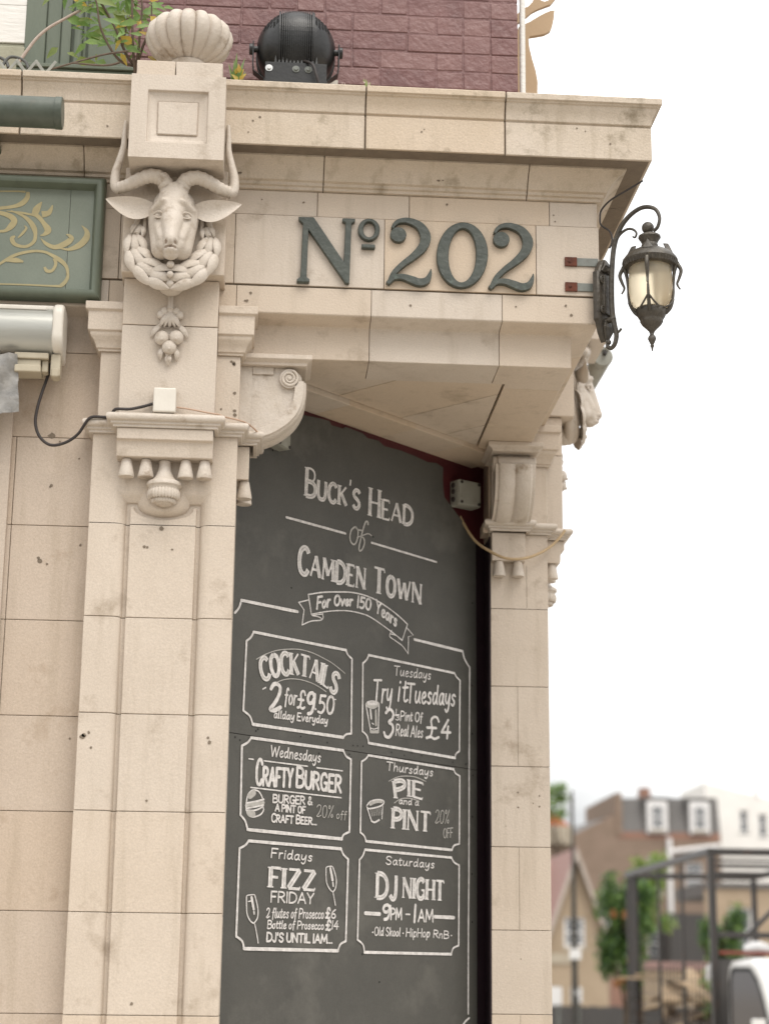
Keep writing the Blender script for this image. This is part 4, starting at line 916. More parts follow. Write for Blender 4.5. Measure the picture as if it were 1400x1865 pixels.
('L','pie_drawing',[(0.1104,2.271),(0.1309,2.2898),(0.1728,2.3008),(0.2047,2.3003),(0.2112,2.2921),(0.1944,2.2794),(0.1524,2.2675),(0.121,2.2633),(0.1104,2.271)],0.006,1,0),
('L','pie_drawing',[(0.1311,2.2795),(0.1677,2.2928),(0.1995,2.2947)],0.011,1,1),
('L','pie_drawing',[(0.1158,2.2629),(0.1403,2.2168)],0.006,0,0),
('L','pie_drawing',[(0.2051,2.2785),(0.2007,2.2299)],0.004,0,0),
('L','pie_drawing',[(0.1403,2.2168),(0.1587,2.2137),(0.1849,2.2246)],0.007,1,0),
('L','pie_drawing',[(0.1341,2.2609),(0.1435,2.2359)],0.003,0,1),
('L','pie_drawing',[(0.1456,2.2632),(0.1535,2.2377)],0.003,0,1),
('L','pie_drawing',[(0.1571,2.2654),(0.1635,2.2395)],0.003,0,1),
('L','pie_drawing',[(0.1687,2.2677),(0.1734,2.2412)],0.003,0,1),
('L','pie_drawing',[(0.1803,2.27),(0.1835,2.243)],0.003,0,1),
('L','pie_drawing',[(0.1919,2.2723),(0.1935,2.2448)],0.003,0,1),
('T','friday_lettering','Fridays',[(-0.4038,2.0478),(-0.1884,2.0468)],0.0326,'s',0.0055,1.0,0),
('T','friday_lettering','FIZZ',[(-0.4071,1.9448),(-0.1699,1.943)],0.0678,'f',0.02,1.0,0),
('T','friday_lettering','FRIDAY',[(-0.3978,1.8914),(-0.1735,1.8949)],0.0369,'m',0.0065,1.0,0),
('T','friday_lettering','2 flutes of Prosecco',[(-0.4196,1.8358),(-0.1186,1.8435)],0.0344,'s',0.005,1.0,0),
('T','friday_lettering','£',[(-0.1074,1.8456),(-0.0854,1.8447)],0.0373,'s',0.0085,1.0,0),
('T','friday_lettering','6',[(-0.0777,1.8466),(-0.0544,1.8457)],0.0323,'s',0.006,1.0,0),
('T','friday_lettering','Bottle of Prosecco',[(-0.4124,1.7991),(-0.1175,1.8044)],0.0278,'s',0.005,1.0,0),
('T','friday_lettering','£',[(-0.1062,1.8027),(-0.0806,1.8025)],0.0355,'s',0.0085,1.0,0),
('T','friday_lettering','14',[(-0.074,1.8077),(-0.0379,1.8082)],0.0298,'s',0.005,1.0,0),
('T','friday_lettering',"DJ'S UNTIL 1AM...",[(-0.4139,1.7541),(-0.07,1.7564)],0.0299,'m',0.0075,1.0,0),
('L','flute_drawing',[(-0.5209,1.9069),(-0.5126,1.9105),(-0.4835,1.9134),(-0.4786,1.9087)],0.004,1,0),
('L','flute_drawing',[(-0.5209,1.9069),(-0.5197,1.8783),(-0.5155,1.8461),(-0.4985,1.8223),(-0.4803,1.8142)],0.005,1,0),
('L','flute_drawing',[(-0.4786,1.9087),(-0.4666,1.8805),(-0.4608,1.8546),(-0.4645,1.8316),(-0.4803,1.8142)],0.005,1,0),
('L','flute_drawing',[(-0.4755,1.8118),(-0.4648,1.7796),(-0.4559,1.7475)],0.0045,1,0),
('L','flute_drawing',[(-0.4959,1.9037),(-0.4833,1.8635)],0.011,0,0),
('L','flute_drawing',[(-0.482,1.8538),(-0.4803,1.8473)],0.008,0,0),
('L','flute_drawing',[(-0.5117,1.8884),(-0.4954,1.8917)],0.004,0,0),
('L','flute_drawing',[(-0.1111,2.0261),(-0.1036,2.0317),(-0.0804,2.0347),(-0.0725,2.0299)],0.004,1,0),
('L','flute_drawing',[(-0.1111,2.0261),(-0.1103,1.997),(-0.1044,1.9699),(-0.0857,1.9486),(-0.07,1.9414)],0.005,1,0),
('L','flute_drawing',[(-0.0725,2.0299),(-0.0587,2.0031),(-0.0529,1.9793),(-0.0574,1.955),(-0.07,1.9414)],0.005,1,0),
('L','flute_drawing',[(-0.07,1.939),(-0.0557,1.8935)],0.0045,0,0),
('L','flute_drawing',[(-0.0869,2.0257),(-0.0738,1.9851)],0.012,0,0),
('L','flute_drawing',[(-0.072,1.9749),(-0.0696,1.963)],0.008,0,0),
('T','saturday_lettering','Saturdays',[(0.226,2.0592),(0.5187,2.0601)],0.0306,'s',0.0048,1.0,0),
('T','saturday_lettering','DJ',[(0.1737,1.9325),(0.2922,1.9294)],0.0903,'f',0.017,1.0,0),
('T','saturday_lettering','NIGHT',[(0.3303,1.9392),(0.5783,1.9375)],0.0749,'f',0.016,1.0,0),
('T','saturday_lettering','9',[(0.2067,1.8511),(0.2557,1.8516)],0.0551,'s',0.0125,1.0,0),
('T','saturday_lettering','PM',[(0.2597,1.8529),(0.3239,1.8547)],0.0414,'m',0.0075,1.0,0),
('L','saturday_lettering',[(0.3489,1.8757),(0.3726,1.8758)],0.0065,0,0),
('T','saturday_lettering','1',[(0.3949,1.8489),(0.4057,1.8492)],0.0637,'s',0.0125,1.0,0),
('T','saturday_lettering','AM',[(0.4236,1.8502),(0.5143,1.8525)],0.0458,'m',0.0075,1.0,0),
('L','saturday_lettering',[(0.1126,1.8711),(0.1949,1.8708)],0.0145,0,0),
('L','saturday_lettering',[(0.5251,1.8725),(0.6441,1.8733)],0.0145,0,0),
('T','saturday_lettering','Old Skool',[(0.1651,1.7913),(0.3148,1.7918)],0.0309,'s',0.0048,1.0,0),
('T','saturday_lettering','HipHop',[(0.35,1.7917),(0.4935,1.793)],0.0315,'s',0.0048,1.0,0),
('T','saturday_lettering','RnB',[(0.516,1.7924),(0.6102,1.7904)],0.0283,'s',0.0048,1.0,0),
('L','saturday_lettering',[(0.1552,1.802),(0.1575,1.802)],0.006,0,0),
('L','saturday_lettering',[(0.3322,1.8034),(0.3346,1.8035)],0.006,0,0),
('L','saturday_lettering',[(0.6275,1.8031),(0.63,1.8031)],0.006,0,0)]
def chalkboard():
    cb = thing('chalkboard', bp(0, 1.0), 'tall dark chalkboard lettered in white with a pub name and six weekly offers', 'chalkboard')
    mk('board_joint', (.02,.02,.018), None, 20, .9, 0)
    TOP = [(-.80,3.730),(-.326,3.736),(-.20,3.749),(-.138,3.752),(-.125,3.738),(-.057,3.740),(-.04,3.751),(.06,3.748),(.09,3.735),(.158,3.741),(.192,3.725),(.30,3.731),(.401,3.726),(.470,3.720),(.526,3.729),(.560,3.722),(.570,3.720),(.568,3.66),(.578,3.593),(.63,3.558),(.685,3.522),(.73,3.49),(.79,3.44)]
    def panel(poly, name):
        m = MB(); m.rings([[bp(u, v, -.010) for u, v in poly], [bp(u, v, 0) for u, v in poly]]); return m.build(name, 'board_paint', cb, 0)
    panel([(-.80,2.4745),(.797,2.4745)]+TOP[::-1][0:1]+TOP[::-1][1:]+[], 'board_panel')
    panel([(-.80,.2),(.797,.2),(.797,2.472),(-.80,2.472)], 'board_panel')
    m = MB()
    for _ in range(26):                   # screw heads and holes along the joint and edges
        u = rnd(-.6, .78); v = 2.4735+random.choice((-1, 1))*rnd(.012, .03); c = bp(u, v, .0012); r = .0035
        i = m.V([c+BU*r*math.cos(a)+Vector((0,0,r*math.sin(a))) for a in [k*math.pi/4 for k in range(8)]]); m.F(range(i, i+8))
    for u, v in ((-.45,3.56),(.13,3.335),(.765,3.17),(.762,2.82),(.764,2.62),(.765,2.28),(.762,2.05),(.764,1.86),(-.33,3.05),(.1,1.72),(.2,1.62)):
        c = bp(u, v, .0012); r = .004; i = m.V([c+BU*r*math.cos(a)+Vector((0,0,r*math.sin(a))) for a in [k*math.pi/4 for k in range(8)]]); m.F(range(i, i+8))
    m.build('screw_hole', 'board_joint', cb, 0); cb.children[-1]['kind'] = 'stuff'
    parts = []; last = None
    for e in CHALK:
        name = e[1]
        key = name
        if name == 'heading_lettering': key = name+e[2]
        if name == 'flute_drawing': key = name+str(e[2][0][0] < -.35)
        if name == 'chalk_frame':
            key = last if last and last.startswith('chalk_frame') and len(parts[-1][2]) < 8 else 'chalk_frame%d' % len(parts)
        if name in ('chalk_rule', 'chalk_border'): key = 'r%d' % len(parts)
        hit = next((p for p in parts if p[0] == key), None)
        if hit: hit[2].append(e)
        else: parts.append([key, name, [e]])
        last = key
    for key, name, es in parts:
        m = MB()
        for e in es:
            if e[0] == 'L':
                _, _, pts, w_, sm, col = e; m.mi = col
                ribbon(m, smooth_pts([(*p, 0) for p in pts], 5) if sm else pts, w_, True, .08)
            else:
                _, _, s, base, h, style, w_, sc, col = e; text(m, s, base, h, style, w_, sc, col)
        m.build(name, ['chalk', 'faint_chalk', 'board_paint'], cb, 0, recalc=False)
chalkboard()
NUM_N = [(-1.0881,4.2793),(-1.0325,4.2803),(-0.9225,4.1144),(-0.9182,4.2633),(-0.9306,4.2686),(-0.9294,4.2811),(-0.8832,4.2809),(-0.8844,4.2691),(-0.8965,4.2628),(-0.9008,4.0311),(-0.9143,4.0306),(-1.0504,4.23),(-1.0532,4.0494),(-1.0423,4.0426),(-1.0433,4.0297),(-1.089,4.03),(-1.0879,4.0408),(-1.076,4.0484),(-1.0712,4.2531),(-1.0851,4.2663)]
NUM_O = [[(-0.8337,4.2414),(-0.7943,4.2431),(-0.8331,4.1992)],[(-0.833,4.2414),(-0.8119,4.2423),(-0.8326,4.2116)]]
NUM_DASH = [(-0.8593,4.1843),(-0.8105,4.1842),(-0.8103,4.169),(-0.8591,4.1691)]
NUM_2 = [[(-0.7494,4.2501,0.0108),(-0.7401,4.2673,0.0135),(-0.7231,4.279,0.0169),(-0.6925,4.2818,0.0216),(-0.6514,4.2638,0.0304),(-0.6293,4.2246,0.0379),(-0.6385,4.1841,0.0338),(-0.6709,4.1465,0.0257),(-0.7114,4.1122,0.0203),(-0.7415,4.0785,0.0189),(-0.7567,4.0441,0.0176)],[(-0.7647,4.0366,0.0149),(-0.7413,4.0605,0.0176),(-0.7109,4.0647,0.0216),(-0.6804,4.0558,0.027),(-0.6498,4.0463,0.0284),(-0.6241,4.0545,0.0243),(-0.6121,4.0802,0.0122),(-0.6095,4.0984,0.0027)],[(-0.7274,4.2262,0.0581)]]
NUM_2B = [[(-0.379,4.2461,0.0108),(-0.3693,4.2634,0.0135),(-0.3521,4.2751,0.0169),(-0.3211,4.2779,0.0216),(-0.28,4.2599,0.0304),(-0.2583,4.2205,0.0379),(-0.2682,4.1799,0.0338),(-0.3013,4.1422,0.0257),(-0.3425,4.1078,0.0203),(-0.3734,4.074,0.0189),(-0.3891,4.0394,0.0176)],[(-0.3973,4.0334,0.0149),(-0.3734,4.0574,0.0176),(-0.3427,4.0615,0.0216),(-0.3121,4.0526,0.027),(-0.2815,4.043,0.0284),(-0.2555,4.0513,0.0243),(-0.243,4.0771,0.0122),(-0.2401,4.0953,0.0027)],[(-0.3543,4.2238,0.0595)]]
NUM_0 = [[(-0.496,4.1574),(-0.4032,4.1583),(-0.5006,4.0307)],[(-0.496,4.1559),(-0.4462,4.1565),(-0.4993,4.0523)]]
SCROLLS = [[(-2.1687,4.3259,0.0049),(-2.09,4.3294,0.0056),(-2.0595,4.3287,0.0074)],[(-2.0504,4.3291,0.0111),(-2.0526,4.3051,0.0173),(-2.0705,4.2828,0.0185),(-2.1015,4.2699,0.0124),(-2.1645,4.2589,0.0124)],[(-2.1217,4.2525,0.0025),(-2.0699,4.2481,0.0077),(-2.0362,4.243,0.0077),(-2.0116,4.2375,0.0155),(-1.989,4.2121,0.0155),(-1.9723,4.1864,0.0247),(-1.9835,4.1695,0.0124),(-1.9983,4.164,0.0025)],[(-2.0237,4.2369,0.0185),(-2.0162,4.2637,0.0247),(-1.9996,4.2925,0.0037)],[(-1.9969,4.2447,0.0247),(-1.973,4.2523,0.0185),(-1.961,4.281,0.0049)],[(-2.1067,4.2548,0.0037),(-2.0663,4.2384,0.0093),(-2.0377,4.2165,0.0155),(-2.0211,4.1909,0.0185),(-2.0152,4.1682,0.0124),(-2.0182,4.1418,0.0124),(-2.0382,4.123,0.0108),(-2.0622,4.1203,0.0108),(-2.0869,4.1291,0.0139),(-2.0956,4.1484,0.0155),(-2.0857,4.1586,0.0049)],[(-2.1577,4.2476,0.0124),(-2.1146,4.2363,0.0185),(-2.0923,4.2175,0.0216),(-2.1029,4.194,0.0216),(-2.123,4.1767,0.0108),(-2.153,4.1738,0.0093)],[(-2.0747,4.1525,0.0043),(-2.0606,4.1695,0.0093),(-2.0482,4.1898,0.0077),(-2.0564,4.1993,0.0025)],[(-1.9946,4.1527,0.0025),(-1.9754,4.1338,0.0124),(-1.9445,4.122,0.017),(-1.909,4.1366,0.0216),(-1.8889,4.1571,0.0185),(-1.8987,4.1699,0.0093),(-1.9078,4.1711,0.0025)],[(-1.9292,4.1194,0.0025),(-1.8958,4.1159,0.0108),(-1.8603,4.1321,0.0216),(-1.8374,4.1593,0.0232),(-1.8357,4.1857,0.0155),(-1.8551,4.2079,0.0019)],[(-2.1504,4.0369,0.0077),(-2.0987,4.0764,0.0108),(-2.0607,4.0943,0.0108),(-2.016,4.1043,0.0093),(-1.9797,4.1026,0.0093),(-1.9549,4.0922,0.0108),(-1.9237,4.0739,0.0155),(-1.9014,4.052,0.0124),(-1.894,4.0262,0.0093),(-1.8958,4.0034,0.0124),(-1.9126,3.9801,0.0139),(-1.9334,3.976,0.0077),(-2.0386,3.9766,0.0056),(-2.1465,3.9755,0.0056)],[(-1.9422,4.0796,0.0139),(-1.9379,4.057,0.0108),(-1.9487,4.0338,0.0108),(-1.9666,4.0314,0.0124),(-1.9764,4.0456,0.008)],[(-2.1099,4.0629,0.0049),(-2.0801,4.0674,0.0185),(-2.0512,4.0627,0.0062)]]
CABLE_BLACK = [(-1.9382,-0.02,3.6972),(-1.9401,-0.02,3.6649),(-1.9461,-0.02,3.6365),(-1.9587,-0.02,3.5919),(-1.9722,-0.02,3.5316),(-1.9767,-0.02,3.4797),(-1.9648,-0.02,3.4365),(-1.9406,-0.02,3.4077),(-1.91,-0.02,3.3969),(-1.8657,-0.02,3.4102),(-1.8287,-0.03,3.4361),(-1.8064,-0.045,3.4659),(-1.7916,-0.055,3.4851),(-1.7732,-0.055,3.4937),(-1.7286,-0.05,3.4948)]
CABLE_BLACK2 = [(-1.7282,-0.055,3.4952),(-1.7082,-0.1,3.4957),(-1.6943,-0.118,3.5043),(-1.6497,-0.118,3.5058),(-1.6094,-0.112,3.517),(-1.5693,-0.105,3.5325)]
CABLE_PINK = [(-1.4903,-0.1,3.523),(-1.4465,-0.11,3.5154),(-1.3802,-0.115,3.5023),(-1.3464,-0.11,3.4991),(-1.3208,-0.06,3.5057),(-1.2867,-0.045,3.5036),(-1.2523,-0.03,3.4974),(-1.2253,0.03,3.4966),(-1.2075,0.06,3.4861),(-1.1973,0.1,3.4782),(-1.189,0.2,3.4959)]
CABLE_TAN = [(-0.3699,1.36,3.5846),(-0.3333,1.33,3.4988),(-0.2928,1.28,3.4165),(-0.2434,1.215,3.3602),(-0.1827,1.19,3.3258),(-0.1202,1.195,3.3241),(-0.0544,1.22,3.3457),(0.0153,1.25,3.39),(0.0592,1.26,3.4338),(0.0846,1.27,3.4702)]
WIRE_LANTERN = [(0.1467,-0.12,4.4312),(0.0961,-0.09,4.4061),(0.0431,-0.05,4.3828),(0.0156,-0.012,4.3595),(0.0089,-0.012,4.3269),(0.0125,-0.012,4.299),(0.0388,-0.02,4.2753),(0.0484,-0.03,4.2457),(0.0449,-0.035,4.2179),(0.0365,-0.035,4.2005)]
WIRE_SIDE = [(0.0058,0.02,3.9204),(0.1328,0.6,4.1098),(0.2591,1.2,4.3016),(0.4013,1.9,4.5193)]
BOX_L = (-0.456,3.603)
BOX_R = [(0.575,3.593),(0.768,3.633),(0.674,3.678),(0.674,3.553)]
STAG_HEAD = [(-0.1196,5.1006),(-0.1175,5.1848),(-0.1248,5.2323),(-0.1399,5.288),(-0.1499,5.3356),(-0.1535,5.3724),(-0.1494,5.3868),(-0.1182,5.3936),(-0.087,5.4015),(-0.0634,5.417),(-0.0554,5.4374),(-0.0485,5.4721),(-0.0449,5.511),(-0.0598,5.5102),(-0.086,5.4973),(-0.1122,5.4802),(-0.1489,5.4539),(-0.1724,5.4413),(-0.1959,5.4272),(-0.2442,5.0945)]
STAG_ANTLER = [(-0.2167,5.4233),(-0.1958,5.4472),(-0.1722,5.4656),(-0.1381,5.4989),(-0.1119,5.5146),(-0.0595,5.539),(-0.0329,5.5764),(-0.0484,5.5929),(-0.0697,5.5572),(-0.0855,5.5506),(-0.1011,5.5555),(-0.1087,5.5839),(-0.127,5.5829),(-0.1351,5.5479),(-0.1536,5.5254),(-0.1719,5.5158),(-0.1955,5.493),(-0.2296,5.4397)]
LEAVES = [(-1.9106,4.9677,-5,0.0731,0),(-1.9528,5.0458,80,0.0344,0),(-1.862,5.0507,10,0.0602,0),(-1.7944,5.0543,15,0.043,0),(-1.8141,5.0247,-10,0.0731,1),(-1.8811,5.0094,5,0.0516,0),(-1.8676,4.9935,30,0.043,1),(-1.8454,4.9734,5,0.0473,0),(-1.7566,4.9734,-15,0.0645,1),(-1.7365,4.9957,0,0.0645,1),(-1.8433,4.9311,0,0.0645,0),(-1.7921,4.9197,10,0.0387,0),(-1.8451,4.8841,5,0.0645,0),(-1.7128,4.9403,-5,0.0602,0),(-1.6486,5.024,10,0.0645,0),(-1.665,5.0089,0,0.0473,1),(-1.6233,5.0277,-5,0.0516,0),(-1.6246,4.959,-50,0.0473,2),(-1.6586,4.9125,-30,0.0301,2),(-1.7522,4.8795,60,0.0344,2),(-1.7315,4.8876,0,0.0344,0),(-1.7029,4.9102,-20,0.0344,2),(-1.6812,4.8972,-10,0.0344,0),(-1.7333,4.8359,-60,0.0387,2),(-1.7507,4.8491,0,0.0301,0),(-1.6747,4.9422,90,0.0258,2),(-1.7181,5.0583,0,0.043,0),(-1.768,4.9468,-20,0.0516,0),(-1.817,4.9113,20,0.0344,1),(-1.698,4.9883,20,0.0473,0),(-1.8956,5.0441,-20,0.0473,0),(-1.7596,5.0371,10,0.0516,1),(-1.6375,5.0626,25,0.0387,0),(-1.8324,5.0522,-35,0.0473,0),(-1.7828,5.0787,20,0.0602,0),(-1.7322,5.0861,-20,0.0559,0),(-1.681,5.0841,10,0.0602,0),(-1.8933,5.0822,10,0.0559,0)]
STEMS = [[(-1.6917,4.7984),(-1.6985,4.8544),(-1.7049,4.9485),(-1.71,5.0625),(-1.7148,5.1197)],[(-1.6921,4.8077),(-1.682,4.8646),(-1.6766,4.9358),(-1.6719,5.0216),(-1.6878,5.0924)],[(-1.693,4.8265),(-1.7239,4.8531),(-1.7615,4.9314),(-1.8076,5.0049),(-1.8614,5.0592),(-1.8801,5.0917)],[(-1.6951,4.8263),(-1.7395,4.8241),(-1.7793,4.8597),(-1.8166,4.9286),(-1.8335,5.013),(-1.8702,5.0635)],[(-1.6921,4.8077),(-1.6661,4.889),(-1.639,4.9519),(-1.6382,5.0329)],[(-1.7432,4.904),(-1.7264,4.9996)]]
TWIG = [(-1.6698,4.8541),(-1.7117,4.852),(-1.7659,4.8422),(-1.8115,4.8306),(-1.9019,4.7981),(-1.9878,4.7659)]
TWIG2 = [(-1.7432,4.8061),(-1.772,4.7953),(-1.8095,4.7911),(-1.8682,4.7928),(-1.9102,4.7954)]
SHOOT = [(-2.0995,4.7881),(-2.0714,4.8406),(-2.0408,4.8888),(-2.0013,4.9306),(-1.9447,4.9712),(-1.9082,4.9966),(-1.8714,5.0175),(-1.8467,5.0306)]
# ------------------------------------------------------------------ things fixed to the building
def add_strip():
    m = MB(); m.rings([[bp(u, v, -.0115) for u, v in ((.7985,-.1),(.90,-.1),(.90,3.436),(.7985,3.442))], [bp(u, v, -.004) for u, v in ((.7985,-.1),(.90,-.1),(.90,3.436),(.7985,3.442))]])
    m.build('painted_jamb', 'aubergine_paint', pub, 0)
add_strip()
def dense(pts, k=6):      # smooth variable-width stroke (x, z, w)
    return smooth_pts(pts, k)
def solid_stroke(m, pts, y0, y1, k=6):
    P = smooth_pts(pts, k) if len(pts) > 2 else [Vector(p) for p in pts]
    n = len(P); A, B = [], []
    for i in range(n):
        d = P[min(i+1, n-1)]-P[max(i-1, 0)]; l = math.hypot(d.x, d.y) or 1; nx, nz = -d.y/l, d.x/l; h = max(P[i].z, .0006)/2
        A.append((P[i].x+nx*h, P[i].y+nz*h)); B.append((P[i].x-nx*h, P[i].y-nz*h))
    rings = [[(a[0], y0, a[1]), (b[0], y0, b[1]), (b[0], y1, b[1]), (a[0], y1, a[1])] for a, b in zip(A, B)]
    m.rings(rings)
def ell_from(c):          # centre, point on the right, point above -> axes
    (cx, cz), (rx, rz), (ux, uz) = c
    return Vector((cx, cz)), Vector((rx-cx, rz-cz)), Vector((ux-cx, uz-cz))
def ring_solid(m, outer, inner_, y0, y1, n=40):
    co, ao, bo = ell_from(outer); ci, ai, bi = ell_from(inner_); rings = []
    for k in range(n):
        a = 2*math.pi*k/n; p = co+ao*math.cos(a)+bo*math.sin(a); q = ci+ai*math.cos(a)+bi*math.sin(a)
        rings.append([(p.x, y0, p.y), (q.x, y0, q.y), (q.x, y1, q.y), (p.x, y1, p.y)])
    m.rings(rings, loop=True)
def house_number():
    t = thing('house_number', (-.66, -.02, 4.16), 'raised grey-green characters reading No 202 fixed to the cream fascia', 'house number')
    y0, y1 = -.0255, -.003
    m = MB(); m.prism(NUM_N[::-1], 'y', y0, y1); m.build('letter_n', 'letter_green', t, 0, .003)
    m = MB(); ring_solid(m, *NUM_O, y0, y1); m.build('raised_letter_o', 'letter_green', t, 40, .003)
    m = MB(); m.prism(NUM_DASH, 'y', y0, y1); m.build('dash', 'letter_green', t, 0, .003)
    def two(d):
        m = MB(); solid_stroke(m, d[0], y0, y1); solid_stroke(m, d[1], y0-.0008, y1); c = d[2][0]
        m.rings([[(c[0]+c[2]/2*math.cos(a), y, c[1]+c[2]/2*.98*math.sin(a)) for a in [k*math.pi/14 for k in range(28)]] for y in (y0+.0012, y1)])
        m.build('numeral_two', 'letter_green', t, 40, .0028)
    two(NUM_2)
    m = MB(); ring_solid(m, *NUM_0, y0, y1); m.build('numeral_zero', 'letter_green', t, 40, .003)
    two(NUM_2B)
house_number()

def fascia_sign():
    t = thing('fascia_sign', (-3.6, 0, 3.93), 'green framed fascia signboard with painted gold scrollwork beside the ram head pilaster', 'sign')
    x0, x1, z0, z1 = -5.4, -1.776, 3.925, 4.383
    m = MB()
    for a, b in ((x0+.02,-3.2),(-3.198,-1.9),(-1.8985,x1-.02)):
        m.box(a, b, -.032, -.006, z0+.02, z1-.02)
    m.build('sign_panel', 'sign_green', t, 0)
    prof = [(0,-.006),(0,-.050),(.004,-.062),(.012,-.070),(.021,-.072),(.029,-.068),(.033,-.058),(.036,-.044),(.040,-.036),(.040,-.006)]
    m = MB(); rings = []
    for cx, cz, sx, sz in ((x0,z0,1,1),(x1,z0,-1,1),(x1,z1,-1,-1),(x0,z1,1,-1)): rings.append([(cx+sx*d, y, cz+sz*d) for d, y in prof])
    m.rings(rings, loop=True); m.build('sign_frame', 'green_paint', t, 40)
    m = MB()
    for i, s in enumerate(SCROLLS): solid_stroke(m, s, -.0334-i*.00006, -.0324, 6)
    m.build('gold_scrollwork', 'gold_paint', t, 0)
fascia_sign()

# floodlight standing on the cornice, seen from behind
def floodlight():
    c = Vector((-1.111, .035, 4.968)); t = thing('floodlight', (c.x, c.y, 4.75), 'black round stage floodlight with finned back standing on the cornice', 'floodlight')
    ax = Vector((0, 1, .18)).normalized(); M = ax.to_track_quat('Z', 'Y').to_matrix()
    m = MB(); pf = [(.004,-.116),(.048,-.112),(.088,-.098),(.118,-.074),(.136,-.042),(.142,-.010),(.146,.0),(.146,.03),(.142,.034),(.142,.095),(.149,.098),(.149,.118),(.135,.12)]
    m.lathe(pf, c, 40, None, M); m.build('lamp_body', 'black_metal', t, 35, .002)
    m = MB()
    for k in range(15):
        x = -.0545+k*.0078
        ring = []
        for j in range(25):
            a = math.pi*(j/24)-math.pi/2; rr = .139+.006; zz = rr*math.sin(a); yy = -.117*math.cos(a)-.004
            ring.append(c+M @ Vector((0, 0, 0))+Vector((x, 0, 0))+(Matrix.Rotation(.18, 3, 'X') @ Vector((0, yy, zz))))
        m.rings([ring, [p+Vector((.0036, 0, 0)) for p in ring]])
    m.build('cooling_fins', 'black_metal', t, 0)
    cb = m = MB()
    for s in (-1, 1):      # raised edge of the finned band
        pts = [c+Vector((s*.062, 0, 0))+(Matrix.Rotation(.18, 3, 'X') @ Vector((0, -.116*math.cos(a)-.002, .139*math.sin(a)))) for a in [math.pi*(j/20)-math.pi/2 for j in range(21)]]
        m.tube(pts, .004, 6)
    m.build('band_edge', 'black_metal', t, 60)
    UPV = Vector((0, -.18, 1)).normalized(); SG = 1 if (M @ Vector((1,0,0))).x > 0 else -1
    mk('vent_black', (.004,.004,.004), None, 20, .8, 0)
    for s in (-1, 1):
        for k in range(5):
            x = s*(.072+k*.0115); m = MB(); Ls = []
            for j in range(9):
                zl = -.088+j*.0085; r = next(ra+(rb-ra)*(zl-za)/(zb-za) for (ra, za), (rb, zb) in zip(pf[:-1], pf[1:]) if za <= zl <= zb)+.0012
                if r <= abs(x)+.012: continue
                Ls.append([c+M @ Vector((xx*SG, 0, zl))+UPV*math.sqrt(max(1e-6, r*r-xx*xx)) for xx in (x-.0038, x+.0038)])
            if len(Ls) > 2: m.rings(Ls, False, False, False); m.build('vent_slot', 'vent_black', t, 0)
    for s in (-1, 1):
        m = MB(); rings = []
        yk = [(.156,.022,4.99),(.156,.022,4.90),(.152,.020,4.872),(.112,.018,4.84),(.112,.018,4.752)]
        m.rings([[(c.x+s*x, c.y-w_, z), (c.x+s*(x+.005), c.y-w_, z), (c.x+s*(x+.005), c.y+w_, z), (c.x+s*x, c.y+w_, z)] for x, w_, z in yk]); m.build('yoke_arm', 'black_metal', t, 0, .001)
        m = MB(); m.tube([(c.x+s*.134, c.y, 4.966), (c.x+s*.158, c.y, 4.966)], .012, 12); m.tube([(c.x+s*.156, c.y, 4.966), (c.x+s*.173, c.y, 4.966)], .021, 14); m.build('clamp_knob', 'black_metal', t, 40, .002)
    m = MB(); m.box(c.x-.112, c.x+.112, c.y-.095, c.y-.089, 4.742, 4.868)
    for k in range(12):
        x = -.075+k*.0136; m.rings([[(c.x+x-.0045, c.y-.092, 4.868), (c.x+x+.0045, c.y-.092, 4.868), (c.x+x+.0045, c.y-.086, 4.868), (c.x+x-.0045, c.y-.086, 4.868)], [(c.x+x-.001, c.y-.090, 4.885+.012*abs(x)/.08), (c.x+x+.001, c.y-.090, 4.885+.012*abs(x)/.08), (c.x+x+.001, c.y-.088, 4.885+.012*abs(x)/.08), (c.x+x-.001, c.y-.088, 4.885+.012*abs(x)/.08)]])
    m.box(c.x-.112, c.x+.112, c.y-.089, c.y+.03, 4.742, 4.748)
    m.build('base_plate', 'black_metal', t, 0)
    for dx in (-.098, 0, .045):
        m = MB(); m.tube([(c.x+dx, c.y-.0952, 4.842), (c.x+dx, c.y-.098, 4.842)], .0135, 14); m.tube([(c.x+dx, c.y-.0975, 4.842), (c.x+dx, c.y-.104, 4.842)], .0075, 6); m.build('bolt', 'steel' if dx < -.05 else 'grey_paint', t, 30)
    m = MB(); m.tube(smooth_pts([(c.x+.03,c.y-.09,4.88),(c.x+.06,c.y-.12,4.85),(c.x+.075,c.y-.13,4.80),(c.x+.09,c.y-.12,4.75)], 5), .005, 8); m.build('power_lead', 'black_cable', t, 60)
    q = MB(); q.box(-.985, -.950, .12, .124, 4.80, 4.90); tag(q.build('plastic_tag', 'white_plastic', None, 0), 'small torn white plastic tag behind the floodlight base', 'tag')
floodlight()

